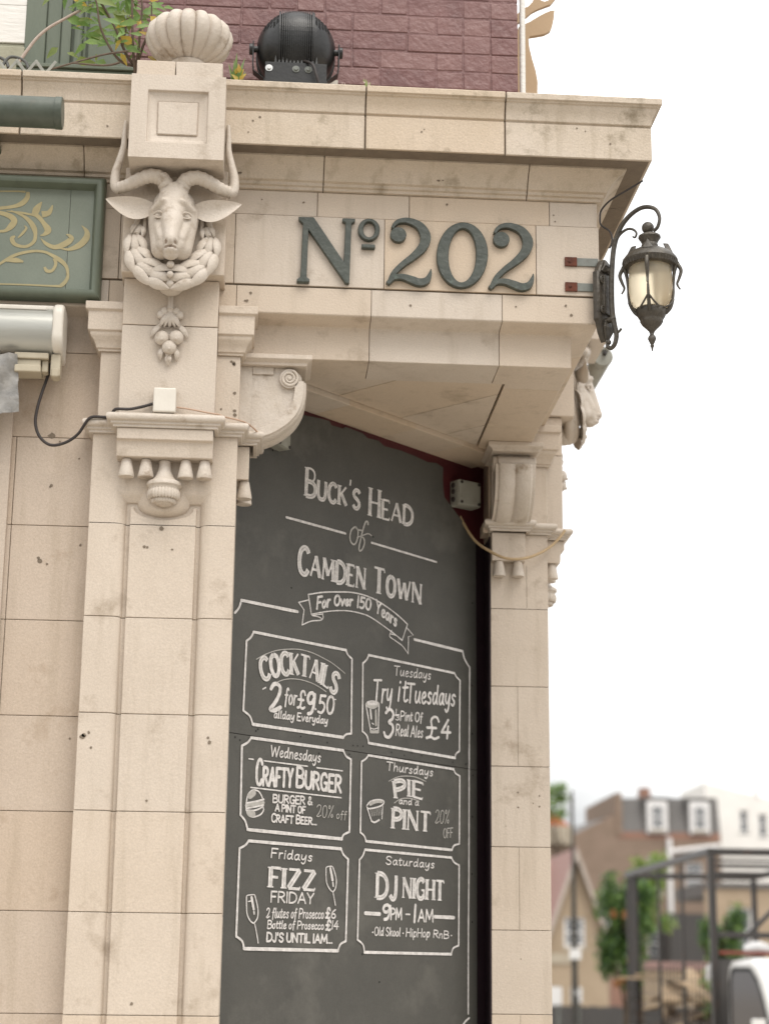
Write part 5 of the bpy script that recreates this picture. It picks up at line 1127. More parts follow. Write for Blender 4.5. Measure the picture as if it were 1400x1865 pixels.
# corner lantern, hung on the diagonal
def lantern():
    d = Vector((1, -1, 0))/math.sqrt(2); s = Vector((1, 1, 0))/math.sqrt(2); Z = Vector((0, 0, 1))
    P = lambda a, b, z: d*a+s*b+Z*z
    t = thing('wall_lantern', (0, 0, 3.85), 'ornate bronze lantern with amber glass hung from a scroll arm at the building corner', 'lantern')
    m = MB()
    out = [(-.046,3.925),(-.046,4.105),(-.036,4.112),(-.030,4.128),(-.016,4.150),(0,4.162),(.016,4.150),(.030,4.128),(.036,4.112),(.046,4.105),(.046,3.925),(.036,3.915),(.024,3.880),(.010,3.858),(0,3.846),(-.010,3.858),(-.024,3.880),(-.036,3.915)]
    m.rings([[P(.008, b, z) for b, z in out], [P(.026, b, z) for b, z in out], [P(.032, b*.86, 4.01+(z-4.01)*.95) for b, z in out]])
    m.obox(P(.036,0,4.02), d*.006, s*.024, Z*.072)
    for z in (3.96, 4.075):
        for b in (-.026, .026):
            for r in (.013, .007): m.tube([P(.037, b+r*math.cos(a), z+r*math.sin(a)) for a in [k*math.pi/6 for k in range(13)]], .0035, 6)
    for k in range(7):
        a = (k-3)*.24; m.tube([P(.034, .012*math.sin(a), 3.925), P(.044, .034*math.sin(a)*1.2, 3.895), P(.034, .014*math.sin(a), 3.852)], [.004,.006,.002], 6); m.tube([P(.034, .030*math.sin(a)*1.3, 4.108), P(.042, .026*math.sin(a), 4.13), P(.032, .008*math.sin(a), 4.158)], [.005,.006,.002], 6)
    m.build('back_plate', 'bronze_metal', t, 40, .0015)
    for z in (4.004, 4.045):
        pass
    for z in (4.056, 4.153):
        m = MB(); m.obox(Vector((-.058, -.0075, z)), (.058,0,0), (0,.003,0), (0,0,.0155)); m.mi = 1; m.obox(Vector((-.10, -.008, z)), (.022,0,0), (0,.0045,0), (0,0,.017)); m.ell((-.105,-.013,z), (.006,.004,.006)); m.build('strap', ['grey_paint', 'rust'], t, 0, .0012)
        m = MB(); m.obox(Vector((.0075, .058, z)), (0,.058,0), (.003,0,0), (0,0,.0155)); m.mi = 1; m.obox(Vector((.008, .10, z)), (0,.022,0), (.0045,0,0), (0,0,.017)); m.build('strap', ['grey_paint', 'rust'], t, 0, .0012)
    # scroll arm
    m = MB()
    path = [(.052,3.838),(.046,3.828),(.036,3.832),(.034,3.846),(.044,3.856)][::-1]
    A = smooth_pts([P(a, 0, z) for a, z in ((.040,3.842),(.036,3.828),(.050,3.818),(.066,3.830),(.074,3.862),(.066,3.905),(.058,3.96),(.057,4.04),(.061,4.12),(.072,4.20),(.098,4.262),(.142,4.302),(.196,4.318),(.246,4.300),(.266,4.262),(.258,4.228),(.240,4.216))], 6)
    n = len(A); m.tube(A, [.0065+.0035*math.sin(math.pi*min(1, i/n*1.15)) for i in range(n)], 10); m.ell(A[0], (.010,.010,.010))
    B = smooth_pts([P(a, 0, z) for a, z in ((.072,4.20),(.092,4.236),(.125,4.252),(.152,4.246),(.168,4.228),(.162,4.212),(.152,4.218))], 5); m.tube(B, [.006-.003*i/len(B) for i in range(len(B))], 8)
    C_ = smooth_pts([P(a, 0, z) for a, z in ((.070,3.868),(.084,3.872),(.096,3.882))], 4); m.tube(C_, .0045, 8)
    m.tube([P(.034,0,4.115), P(.066,0,4.112)], .0085, 10); m.tube([P(.034,0,3.925), P(.062,0,3.925)], .011, 10); m.ell(P(.060,0,3.925), (.013,.013,.013))
    m.build('scroll_arm', 'bronze_metal', t, 60)
    ac = P(.222, 0, 0)
    m = MB(); m.ell((ac.x-.004, ac.y+.004, 4.234), (.022,.022,.022), None, 16, 10); m.tube([(ac.x, ac.y, 4.222), (ac.x, ac.y, 4.200)], .009, 8); m.build('hanging_ball', 'bronze_metal', t, 60)
    m = MB(); m.lathe([(.010,4.208),(.030,4.206),(.039,4.200),(.040,4.194),(.033,4.184),(.027,4.172),(.030,4.164),(.029,4.158),(.033,4.152),(.050,4.146),(.072,4.134),(.088,4.120),(.097,4.108),(.099,4.100),(.094,4.092),(.092,4.084),(.081,4.078),(.02,4.082)], (ac.x, ac.y, 0), 32)
    for k in range(48):
        a = 2*math.pi*k/48; m.tube([(ac.x+.0965*math.cos(a), ac.y+.0965*math.sin(a), 4.100), (ac.x+.090*math.cos(a), ac.y+.090*math.sin(a), 4.082)], .0034, 5)
    cap = m.build('lantern_cap', 'bronze_metal', t, 35)
    for k in range(4):
        a = math.pi/4+k*math.pi/2+.45; e = Vector((math.cos(a), math.sin(a), 0)); f = Vector((-e.y, e.x, 0)); o = Vector((ac.x, ac.y, 0)); m = MB()
        m.rings([[o+e*.060+f*-.020+Z*4.138, o+e*.060+f*.020+Z*4.138, o+e*.045+Z*4.172], [o+e*.083+f*-.017+Z*4.125, o+e*.083+f*.017+Z*4.125, o+e*.066+Z*4.168]]); m.build('crest', 'bronze_metal', cap, 0, .003)
    m = MB(); m.lathe([(.073,4.082),(.0755,4.06),(.077,4.03),(.0765,3.99),(.071,3.955),(.058,3.925),(.042,3.912),(.001,3.91)], (ac.x, ac.y, 0), 40); m.build('amber_glass_bowl', 'amber_glass', t, 60)
    for k in range(4):
        a = math.pi/4+k*math.pi/2+.45; e = Vector((math.cos(a), math.sin(a), 0)); o = Vector((ac.x, ac.y, 0)); m = MB()
        pf = [(.094,4.094),(.088,4.075),(.083,4.05),(.081,4.02),(.080,3.985),(.074,3.95),(.060,3.92),(.040,3.902)]
        m.tube(smooth_pts([o+e*r+Z*z for r, z in pf], 4), [.0095-.006*min(1, i/14) if i < 16 else .0045+.004*(i-16)/12 for i in range(29)], 8)
        m.tube(smooth_pts([o+e*.096+Z*4.085, o+e*.108+Z*4.06, o+e*.100+Z*4.03, o+e*.093+Z*4.01, o+e*.103+Z*3.99], 4), [.008-.005*i/16 for i in range(17)], 7)
        for q in (-1, 1):
            f = Vector((-e.y, e.x, 0)); m.tube(smooth_pts([o+e*.079+Z*3.955, o+e*.068+f*q*.018+Z*3.930, o+e*.048+f*q*.034+Z*3.915], 4), .0035, 6)
        m.build('cage_rib', 'bronze_metal', t, 60)
    m = MB(); m.lathe([(.052,3.926),(.055,3.918),(.050,3.900),(.043,3.888),(.040,3.884),(.041,3.878),(.034,3.866),(.020,3.852),(.011,3.842),(.007,3.832),(.008,3.828),(.013,3.822),(.015,3.814),(.010,3.802),(.005,3.792),(.008,3.788),(.004,3.782),(.003,3.772),(.001,3.768)], (ac.x, ac.y, 0), 24); m.build('finial', 'bronze_metal', t, 50)
lantern()

def tube_light(end, axis, L, r, label, mat_='dark_green_metal', arm=None, name='trough_light', group=None):
    e = Vector(end); a = Vector(axis); t = thing(name, e, label, 'light', group)
    m = MB(); m.tube([e, e+a*L], r, 28); m.build('lamp_tube', mat_, t, 40)
    m = MB(); m.tube([e-a*.008, e+a*.018], r*1.04, 28); b = m.build('end_cap', mat_, t, 40, .004)
    m = MB(); m.tube([e+a*.25, e+a*.25+Vector(arm)], .012, 10); m.build('support_arm', mat_, t, 40)
    return t
tube_light((-1.910,-.385,4.466), (-1,0,0), 2.4, .0535, 'long dark green tube light on arms in front of the cornice', arm=(0,.385,0))
def side_tube():
    t = tube_light((.385,1.915,4.475), (0,1,0), 2.4, .046, 'grey tube light behind the ram head on the side street wall', 'grey_box_plastic', arm=(-.385,0,0))
    m = MB(); m.tube([(.392,1.905,4.487),(.392,1.885,4.490)], .010, 12); m.build('cable_gland', 'black_cable', t, 40)
    m = MB(); m.box(.375,.412,1.898,1.906,4.503,4.520); m.build('clip', 'grey_box_plastic', t, 0, .002)
side_tube()

# awning cassette and its end plate at the left
def awning():
    t = thing('awning_cassette', (-2.4, -.03, 3.7), 'grey and white roller awning box with rounded white end plate under the green sign', 'awning box')
    m = MB(); c = (-.035, 3.797); r = .086
    pf = [(c[0]+r*math.cos(a), c[1]+r*math.sin(a)) for a in [R(100+k*10) for k in range(25)]]+[(.04, 3.72), (.04, 3.885)]
    m.prism(pf, 'x', -4.5, -1.927); m.build('roller_box', 'aluminium', t, 30)
    m = MB(); m.box(-4.5, -1.93, -.075, .0, 3.872, 3.887); m.box(-4.5,-1.952,-.095,-.07,3.863,3.876); m.build('cover_rail', 'white_plastic', t, 0, .003)
    m = MB(); q = []
    for k in range(11): a = R(90+18*k*.5); q.append((-.075+.05*math.cos(a), 3.838+.05*math.sin(a)))
    for k in range(11): a = R(180+9*k); q.append((-.065+.06*math.cos(a), 3.77+.055*math.sin(a)))
    q += [(-.03,3.700),(.035,3.700),(.035,3.888)]
    m.prism(q, 'x', -1.928, -1.890); m.build('end_plate', 'white_plastic', t, 30, .012, 4)
    m = MB(); m.box(-1.931, -1.897, -.070, -.020, 3.632, 3.712); m.box(-1.926,-1.902,-.075,-.015,3.628,3.66); m.build('end_foot', 'cream_metal', t, 0, .005)
    m = MB(); m.box(-2.055,-1.938,-.080,-.005,3.690,3.712); m.box(-2.05,-1.965,-.07,.075,3.665,3.690); m.box(-2.052,-1.962,-.085,.0,3.640,3.666); m.box(-1.962,-1.94,-.06,-.015,3.648,3.690); m.build('wall_bracket', 'cream_metal', t, 0, .004)
awning()
def sheet():
    m = MB(); nx, nz = 26, 22; ids = []
    for k in range(2):
        g = []
        for i in range(nx+1):
            for j in range(nz+1):
                u, v = i/nx, j/nz; x = -2.75+u*.715+.018*(v-.5)*u; z = 3.70-v*(.205+.012*math.sin(u*9)+.008*math.sin(u*31))
                y = -.088+.022*math.sin(u*13+v*3)*v+.012*math.sin(u*37+v*9)+.007*math.sin(u*71-v*17)+k*.0015; g.append((x, y, z))
        ids.append(m.V(g))
    W = nz+1
    for b in ids:
        for i in range(nx):
            for j in range(nz): m.F([b+i*W+j, b+(i+1)*W+j, b+(i+1)*W+j+1, b+i*W+j+1])
    a, b = ids
    for i in range(nx): m.F([a+i*W+nz, a+(i+1)*W+nz, b+(i+1)*W+nz, b+i*W+nz])
    for j in range(nz): m.F([a+nx*W+j, a+nx*W+j+1, b+nx*W+j+1, b+nx*W+j])
    tag(m.build('plastic_sheet', 'plastic_sheet', None, 60), 'crumpled translucent grey plastic strip hanging below the awning box', 'plastic sheet')
sheet()

# boxes and cables
def boxes():
    m = MB(); m.box(-1.570,-1.4925,-.128,-.0935,3.4965,3.585); o = m.build('junction_box', 'white_plastic', None, 0, .006, 3); tag(o, 'small square white box standing on the pilaster ledge', 'junction box')
    def grey(u, v, hw, hh, dep, label, yawm):
        t = thing('junction_box', bp(u, v), label, 'junction box')
        n = (BN+BU*yawm).normalized(); uu = Vector((-n.y, n.x, 0)); c = bp(u, v, dep/2)
        m = MB(); m.obox(c, uu*hw, n*dep/2, Vector((0,0,hh))); m.build('box_body', 'grey_box_plastic', t, 0, .006, 3)
        m = MB(); m.obox(c+n*(dep/2+.004), uu*hw*.97, n*.004, Vector((0,0,hh*.97))); m.build('box_lid', 'grey_box_plastic', t, 0, .004, 2)
        for a, b in ((-1,-1),(1,1),(1,-1),(-1,1)):
            m = MB(); q = c+n*(dep/2+.008)+uu*hw*.78*a+Vector((0,0,hh*.78*b)); m.tube([q, q+n*.003], .007, 8); m.build('lid_screw', 'black_cable', t, 0)
        for k in (-.5, .1, .6):
            m = MB(); q = c-uu*(hw+.001)+Vector((0,0,hh*k)); m.tube([q, q-uu*.006], .011, 12); m.build('knockout', 'black_cable', t, 30, .002)
        return t
    grey(.678, 3.617, .058, .055, .06, 'weathered grey square junction box on red paint high right of the chalkboard', -.25)
    grey(-.452, 3.603, .050, .038, .05, 'grey junction box tucked beneath the left scrolled bracket', .3)
    def cable(name, pts, r, mat_, label):
        m = MB(); m.tube(smooth_pts(pts, 6), r, 8); tag(m.build(name, mat_, None, 60), label, 'cable')
    cable('cable', CABLE_BLACK+CABLE_BLACK2, .0055, 'black_cable', 'black cable looping from the awning box down and onto the pilaster ledge')
    cable('cable', CABLE_PINK, .003, 'pink_cable', 'thin pinkish cable from the white box along the ledge to the left bracket')
    cable('cable', CABLE_TAN, .0062, 'tan_cable', 'tan cable sagging from the grey box across the right pilaster')
    cable('cable', WIRE_LANTERN, .0035, 'black_cable', 'thin dark wire running from under the cornice down to the lantern')
    cable('cable', WIRE_SIDE, .0035, 'grey_paint', 'thin wire from the beam corner to the side street tube light')
    m = MB()
    m.tube([(-.2285,.276,4.70),(-.2285,.276,6.0)], .0115, 14)
    tag(m.build('drainpipe', 'white_paint', None, 60), 'thin white vertical pipe on the right edge of the maroon brick wall', 'pipe')
boxes()

# lattice of bent metal strips along the cornice edge at the left
def lattice():
    m = MB(); n = 20; x = -1.965; pts = []
    for k in range(n):
        pts.append((x-k*.0335, -.172+(k % 2)*.004, 4.768 if k % 2 == 0 else 4.722))
    for a, b in zip(pts[:-1], pts[1:]):
        a, b = Vector(a), Vector(b); d = (b-a).normalized(); nn = Vector((0, 1, 0)).cross(d)
        m.obox((a+b)/2, d*((b-a).length/2+.004), nn*.0055, Vector((0, .0022 if d.z > 0 else .0016, 0)))
    tag(m.build('bird_guard', 'wire_metal', None, 0, .001), 'zigzag strip of pale bent metal along the cornice edge below the window', 'bird guard')
    m = MB()
    for c in (-2.175, -2.105): m.tube(smooth_pts([(c-.05,-.14,4.76),(c-.03,-.13,4.80),(c,-.12,4.806),(c+.03,-.13,4.785),(c+.042,-.14,4.755)], 5), .006, 7)
    tag(m.build('cable', 'lead', None, 60), 'dark cable humped in two arches behind the zigzag bird guard', 'cable')
lattice()

# stag cut-out on the side street cornice
def stag():
    t = thing('stag_sign', (-.15, .6, 4.8), 'flat tan cut-out of a stag head standing behind the corner of the brick wall', 'sign')
    m = MB(); m.prism(STAG_HEAD, 'y', .6, .622); m.build('head_board', 'tan_board', t, 0, .001)
    m = MB(); m.prism(STAG_ANTLER, 'y', .601, .621); m.build('antler_board', 'tan_board', t, 0, .001)
stag()

# self-sown plant beside the urn
def leaf_mesh(m, c, d, nrm, L, W, fold=.25):
    d = Vector(d).normalized(); nrm = Vector(nrm); b = d.cross(nrm).normalized(); nrm = b.cross(d).normalized()
    pr = [(0,.04),(.12,.45),(.28,.9),(.42,1),(.6,.82),(.78,.48),(.92,.16),(1,.0)]
    Ls, Cs, Rs = [], [], []
    for t_, w_ in pr:
        p = Vector(c)+d*L*t_-nrm*(L*.28*t_*t_); h = W*w_*(1+.12*math.sin(t_*29))
        Ls.append(p+b*h+nrm*h*fold); Cs.append(p); Rs.append(p-b*h+nrm*h*fold)
    i = m.V(Ls+Cs+Rs); k = len(pr)
    for j in range(k-1):
        m.F([i+j, i+j+1, i+k+j+1, i+k+j]); m.F([i+k+j, i+k+j+1, i+2*k+j+1, i+2*k+j])
def plant():
    t = thing('wall_plant', (-1.73, -.06, 4.75), 'leafy self-sown plant with green and yellowing leaves beside the urn', 'plant')
    m = MB()
    for s in STEMS: P = smooth_pts([(x, -.06-.03*i, z) for i, (x, z) in enumerate(s)], 6); m.tube(P, [.006*(1-.6*i/len(P)) for i in range(len(P))], 7)
    for nm in (TWIG, TWIG2): P = smooth_pts([(x, -.12, z) for x, z in nm], 6); m.tube(P, [.0045*(1-.3*i/len(P)) for i in range(len(P))], 7)
    m.build('stem', 'twig', t, 60)
    m = MB(); P = smooth_pts([(x, -.12, z) for x, z in SHOOT], 6); m.tube(P, [.0065*(1-.35*i/len(P)) for i in range(len(P))], 8); m.build('pale_shoot', 'pale_stem', t, 60)
    m = MB()
    for x, z, a, L, c in LEAVES:
        a = R(a); s_ = random.choice((-1, 1)); y = -.10+rnd(-.07, .05); d = Vector((s_*math.cos(a), rnd(-.35, .2), s_*math.sin(a)-.02))
        m.mi = 1 if c == 2 else (2 if c == 1 else 0)
        leaf_mesh(m, Vector((x, y, z))-d.normalized()*L/2, d, (rnd(-.3,.3), -.9, rnd(-.1,.5)), L*1.3, L*.25)
        for _ in range(2 if c < 2 else 0):
            q = Vector((x+rnd(-.04,.04), y+rnd(0,.05), z+rnd(-.03,.03))); d2 = Vector((rnd(-1,1), rnd(-.4,.4), rnd(-.5,.3))); leaf_mesh(m, q, d2, (rnd(-.3,.3), -.7, rnd(-.2,.6)), L*.95, L*.17)
    for _ in range(46):
        x, z = rnd(-2.0, -1.62), rnd(4.84, 5.22); L = rnd(.05, .085); m.mi = random.choice((0, 0, 2, 2, 1))
        leaf_mesh(m, (x, rnd(-.16, .04), z), (random.choice((-1, 1))*rnd(.5, 1), rnd(-.4, .2), rnd(-.6, .3)), (rnd(-.4, .4), -.8, rnd(-.2, .6)), L, L*.24)
    m.build('foliage', ['green_leaf', 'yellow_leaf', 'pale_leaf'], t, 180)
plant()
def tuft(x, y, z, h, n, label, mats, flower=0):
    m = MB()
    for k in range(n):
        d = Vector((rnd(-.35,.35), rnd(-.35,.2), 1)); L = h*rnd(.5, 1); leaf_mesh(m, (x+rnd(-.006,.006), y+rnd(-.004,.004), z), d, (0,-1,.2), L, L*.055)
        if k % 3 == 0: m.mi = 1; leaf_mesh(m, Vector((x, y, z))+d*L*.5, (rnd(-1,1), -.3, .8), (0,-1,.3), h*.22, h*.05); m.mi = 0
    tag(m.build('weed', mats, None, 180), label, 'weed')
tuft(-1.330, -.06, 4.735, .16, 14, 'narrow green and orange weed growing at the right of the urn', ['green_leaf', 'yellow_leaf'])
tuft(-.855, -.15, 4.722, .055, 10, 'tiny pale weed in the crack of the cornice top', ['pale_leaf', 'pale_stem'])
tuft(-.94, -.10, 4.73, .06, 7, 'dry grass blades on the cornice just right of the floodlight', ['pale_stem', 'yellow_leaf'])
# ------------------------------------------------------------------ the street beyond
mk('brown_brick', (.27,.20,.155), (.215,.16,.12), 1.5, .85, .3, 40, .2, tint=.6, tint_c=(.22,.11,.075), speck=.2)
mk('red_brick', (.30,.175,.13), (.25,.145,.11), 1.2, .85, .3, 40, .2, speck=.2)
mk('yellow_brick', (.40,.315,.225), (.34,.265,.185), 1.2, .85, .3, 40, .2, speck=.2)
mk('slate', (.15,.142,.135), (.115,.11,.105), 3, .6, .3, 30, .3, stretch=(1,1,4))
mk('pink_tile', (.34,.215,.19), (.29,.18,.155), 2, .7, .3, 20, .25, stretch=(1,1,5))
mk('clay', (.42,.14,.07), (.36,.11,.055), 6, .8, .2, 30, .2)
mk('cream_render', (.80,.78,.74), (.74,.72,.68), 1, .8, .1, 30, .2)
mk('stone_coping', (.42,.37,.29), (.36,.31,.24), 2, .8, .2, 30, .2)
mk('barge_board', (.42,.36,.31), (.36,.31,.27), 4, .6, .1, 30, .3)
mk('dark_timber', (.075,.07,.066), (.055,.052,.05), 4, .6, .2, 30, .3, stretch=(6,6,.5))
mk('cage_paint', (.04,.035,.032), (.03,.027,.025), 12, .4, .15, 60, .4, dirt=(.12,.06,.035), dirt_amt=.5, dirt_scale=6, dirt_th=.56)
mk('cab_white', (.70,.69,.66), (.66,.65,.62), 3, .25, .02, 30, .5, coat=.5)
mk('timber', (.42,.32,.21), (.30,.21,.13), 9, .8, .3, 40, .2, stretch=(.4,3,3))
mk('yellow_paint', (.58,.52,.25), (.52,.46,.22), 6, .5, .05, 40, .3)
mk('red_paint', (.20,.05,.035), (.17,.04,.03), 6, .4, .05, 40, .3)
mk('pole_paint', (.06,.055,.045), (.04,.037,.033), 6, .5, .15, 40, .3)
mk('bark', (.09,.065,.045), (.06,.045,.032), 10, .9, .5, 30, .15)
mk('white_board', (.74,.73,.72), (.70,.69,.68), 5, .45, .02, 30, .4)
mk('tyre_rubber', (.02,.02,.02), None, 20, .8, .2)
mk('trim_cream', (.50,.46,.38), (.44,.40,.33), 3, .6, .1, 30, .3)

def wall_with_holes(m, x0, x1, y, th, z0, z1, holes):      # a wall in the x-z plane made round its openings
    zs = sorted({z0, z1, *[h[2] for h in holes], *[h[3] for h in holes]})
    for a, b in zip(zs[:-1], zs[1:]):
        x = x0
        for h in sorted([h for h in holes if h[2] <= a+1e-6 and h[3] >= b-1e-6]):
            if h[0] > x: m.box(x, h[0], y, y+th, a, b)
            x = h[1]
        if x < x1: m.box(x, x1, y, y+th, a, b)
def window_part(parent, x0, x1, y, z0, z1, frame='white_board', nv=1, nh=1, name='window'):
    m = MB(); f = .07; w_ = .09
    m.box(x0, x0+w_, y, y+f, z0, z1); m.box(x1-w_, x1, y, y+f, z0, z1); m.box(x0+w_, x1-w_, y, y+f, z1-w_, z1); m.box(x0+w_, x1-w_, y, y+f, z0, z0+w_)
    m.box(x0+w_, x1-w_, y-.01, y+f-.02, (z0+z1)/2-.035, (z0+z1)/2+.035)
    for k in range(1, nv+1): xx = x0+(x1-x0)*k/(nv+1); m.box(xx-.018, xx+.018, y+.012, y+f-.012, z0+w_, z1-w_)
    for q in (.25, .75)[:2*nh]: zz = z0+(z1-z0)*q; m.box(x0+w_, x1-w_, y+.014, y+f-.014, zz-.016, zz+.016)
    wn = m.build(name, frame, parent, 0)
    m = MB(); m.box(x0+.03, x1-.03, y+f*.5, y+f*.55, z0+.03, z1-.03); m.build('pane', 'window_glass', wn, 0)
    m = MB(); m.box(x0-.06, x1+.06, y-.10, y+.05, z0-.09, z0-.002); m.build('sill', 'stone_coping', wn, 0)
    return wn

def mansard_house():
    Y = 90; t = thing('terraced_house', (20.5, Y+4, 0), 'brown brick house with slate mansard, two white dormer windows and red chimney', 'house')
    x0, x1 = 15.2, 23.30
    holes = [(19.35,20.20,6.35,8.30),(16.95,17.75,4.75,6.75),(21.4,22.3,6.2,8.1),(19.35,20.2,3.0,4.9),(21.4,22.3,3.0,4.9),(17.0,17.8,1.6,3.5)]
    m = MB(); wall_with_holes(m, x0, x1, Y, .3, 0, 9.25, holes); m.box(x0, x0+.3, Y+.3, Y+9, 0, 9.2); m.box(x1-.3, x1, Y+.3, Y+9, 0, 9.2); m.box(x0+.3, x1-.3, Y+8.7, Y+9, 0, 9.2)
    m.rings([[(15.2,Y,9.251),(17.95,Y,9.251),(17.95,Y,10.62)], [(15.2,Y+.3,9.251),(17.95,Y+.3,9.251),(17.95,Y+.3,10.62)]])
    m.build('wall', 'brown_brick', t, 0)
    for h in holes: window_part(t, h[0], h[1], Y+.08, h[2], h[3])
    m = MB(); m.box(17.9, x1, Y-.02, Y+.3, 9.252, 9.62); m.build('brick_band', 'red_brick', t, 0)
    m = MB(); m.rings([[(17.95,Y+.02,9.63),(x1,Y+.02,9.63),(x1,Y+8.9,9.63),(17.95,Y+8.9,9.63)],[(17.98,Y+.55,11.40),(x1,Y+.55,11.50),(x1,Y+8.4,11.5),(17.98,Y+8.4,11.4)]])
    m.rings([[(15.2,Y+.302,9.2),(17.9,Y+.302,9.2),(17.9,Y+8.9,9.2),(15.2,Y+8.9,9.2)],[(15.5,Y+3,9.9),(17.9,Y+3,10.6),(17.9,Y+6,10.6),(15.5,Y+6,9.9)]])
    roof = m.build('roof', 'slate', t, 0)
    m = MB(); m.box(17.80,18.12,Y-.05,Y+8.9,9.40,11.62); m.build('party_wall', 'brown_brick', t, 0)
    m = MB(); m.box(19.66,20.35,Y+2.6,Y+3.6,11.3,11.75); m.box(19.72,20.22,Y+2.7,Y+3.5,11.75,12.2); m.build('chimney', 'red_brick', roof, 0)
    for xa, xb in ((19.30,20.62),(21.55,22.85)):
        m = MB(); m.box(xa, xb, Y-.05, Y+1.4, 9.50, 11.32); m.box(xa-.08, xb+.08, Y-.12, Y+1.4, 11.322, 11.42)
        d = m.build('dormer', 'slate', t, 0)
        m = MB(); m.box(xa+.12, xb-.12, Y-.10, Y-.052, 9.55, 11.22); m.build('surround', 'white_board', d, 0)
        window_part(t, xa+.30, xb-.30, Y-.185, 9.72, 11.02)
    m = MB(); m.tube([(20.55,Y-.12,9.3),(20.55,Y-.12,5.0)], .14, 10); m.tube([(20.6,Y-.15,8.62),(23.2,Y-.15,8.95)], .12, 8); m.build('drainpipe', 'white_board', t, 40)
    m = MB(); m.box(20.0,23.2,Y-2.2,Y-.01,0,5.4); e = m.build('rear_extension', 'dark_timber', t, 0)
mansard_house()
def white_house():
    Y = 100; t = thing('rendered_house', (30, Y+3, 0), 'white rendered house wall rising right of the brick mansard house', 'house')
    holes = [(27.0,27.5,10.5,11.8),(28.1,28.6,10.3,11.6)]
    m = MB(); wall_with_holes(m, 25.0, 36.0, Y, .3, 0, 12.0, holes)
    m.rings([[(25.0,Y,12.001),(36,Y,12.001),(29.0,Y,12.45),(25.0,Y,13.35)],[(25.0,Y+6,12.001),(36,Y+6,12.001),(29.0,Y+6,12.45),(25.0,Y+6,13.35)]]); m.box(25.0,36,Y+.3,Y+6,0,11.95)
    m.build('wall', 'cream_render', t, 0)
    for h in holes: window_part(t, h[0], h[1], Y+.1, h[2], h[3], nv=0, nh=0)
    m = MB(); m.box(28.0,28.2,Y-.06,Y+.5,12.5,13.6); m.build('flue', 'white_board', t, 0)
white_house()
def gable_house():
    Y = 55; t = thing('gabled_house', (9.3, Y+4, 0), 'yellow brick house with pointed gable, pale bargeboards and pink tiled roof', 'house')
    ax, az = 9.52, 5.95; xl, xr, ez = 7.9, 10.72, 2.55
    holes = [(9.10,9.80,2.95,3.9)]
    m = MB()
    wall_with_holes(m, xl+.15, xr-.1, Y, .25, 0, 2.55, [(10.30,10.9,.3,1.70),(8.6,9.0,.6,1.7)][1:])
    # gable wall as two sloped pieces round the upper window
    def gx(z, s): return ax+s*(az-z)*((xr-ax)/(az-ez))
    for za, zb in ((2.551,2.95),(2.95,3.9),(3.9,4.9),(4.9,5.9)):
        for s in (-1, 1):
            inn = ax if za not in (2.95,) else (9.10 if s < 0 else 9.80)
            if za == 2.95: pass
            p = [(inn, za), (gx(za, s), za), (gx(zb, s), zb), (inn, zb)]
            m.prism(p, 'y', Y, Y+.25)
    m.box(xl+.15, xl+.4, Y+.25, Y+8, 0, 2.5); m.box(xr-.35, xr-.1, Y+.25, Y+8, 0, 2.5)
    m.build('wall', 'yellow_brick', t, 0)
    window_part(t, 9.10, 9.80, Y+.08, 2.95, 3.9)
    window_part(t, 8.6, 9.0, Y+.08, .6, 1.7, nh=0)
    for s in (-1, 1):
        m = MB(); a, b = (ax, az+.12), (ax+s*(az-2.3)*((xr-ax)/(az-ez))*1.03, 2.3)
        off = .18
        m.rings([[(a[0], y, a[1]-off*1.6), (b[0], y, b[1]-off*1.0), (b[0]+s*.02, y, b[1]+.12), (a[0], y, a[1]+.06)] for y in (Y-.32, Y-.24)]); m.build('bargeboard', 'barge_board', t, 0)
        m = MB(); m.rings([[(a[0], y, a[1]-.02), (b[0], y, b[1]-.02), (b[0]+s*.02, y, b[1]+.08), (a[0], y, a[1]+.08)] for y in (Y-.24, Y+8.2)]); m.build('roof', 'pink_tile', t, 0)
    m = MB(); m.rings([[(6.2,Y+1,2.6),(9.4,Y+1,2.6),(9.4,Y+1.2,2.6),(6.2,Y+1.2,2.6)],[(6.2,Y+4.5,6.05),(9.4,Y+4.5,6.05),(9.4,Y+4.7,6.05),(6.2,Y+4.7,6.05)]]); m.build('roof', 'pink_tile', t, 0)
    m = MB(); m.box(6.0, 8.04, Y+.6, Y+.8, 0, 2.6); m.box(10.63, 12.4, Y+.9, Y+1.15, 0, 2.5); m.build('side_wall', 'brown_brick', t, 0)
    m = MB(); m.box(10.62, 12.4, Y+.5, Y+1.3, 2.503, 2.68); m.build('canopy', 'dark_timber', t, 0)
    window_part(t, 10.74, 11.40, Y+.80, .5, 1.72, nv=0, nh=0)
    m = MB(); m.box(8.2,9.6,Y-.05,Y-.002,2.42,2.75); m.build('string_course', 'stone_coping', t, 0)
gable_house()
def left_house():
    Y = 75; t = thing('terraced_house', (9.5, Y+4, 0), 'house with red clay roof edge and cream parapet behind the pole', 'house')
    m = MB(); m.box(5.5, 12.86, Y, Y+7, 0, 7.75); m.build('wall', 'brown_brick', t, 0)
    m = MB(); m.rings([[(5.5,Y-.2,7.752),(12.9,Y-.2,7.752),(12.9,Y+7,7.752),(5.5,Y+7,7.752)],[(5.5,Y-.2,8.75),(12.9,Y-.2,8.55),(12.9,Y+7,8.55),(5.5,Y+7,8.75)]]); m.build('parapet', 'stone_coping', t, 0)
    m = MB(); m.rings([[(5.5,Y+.4,8.8),(12.9,Y+.4,8.58),(12.9,Y+6,8.58),(5.5,Y+6,8.8)],[(5.5,Y+.6,9.6),(12.0,Y+.6,9.3),(12.7,Y+5.6,9.0),(5.5,Y+5.6,9.6)]]); m.build('roof', 'clay', t, 0)
left_house()
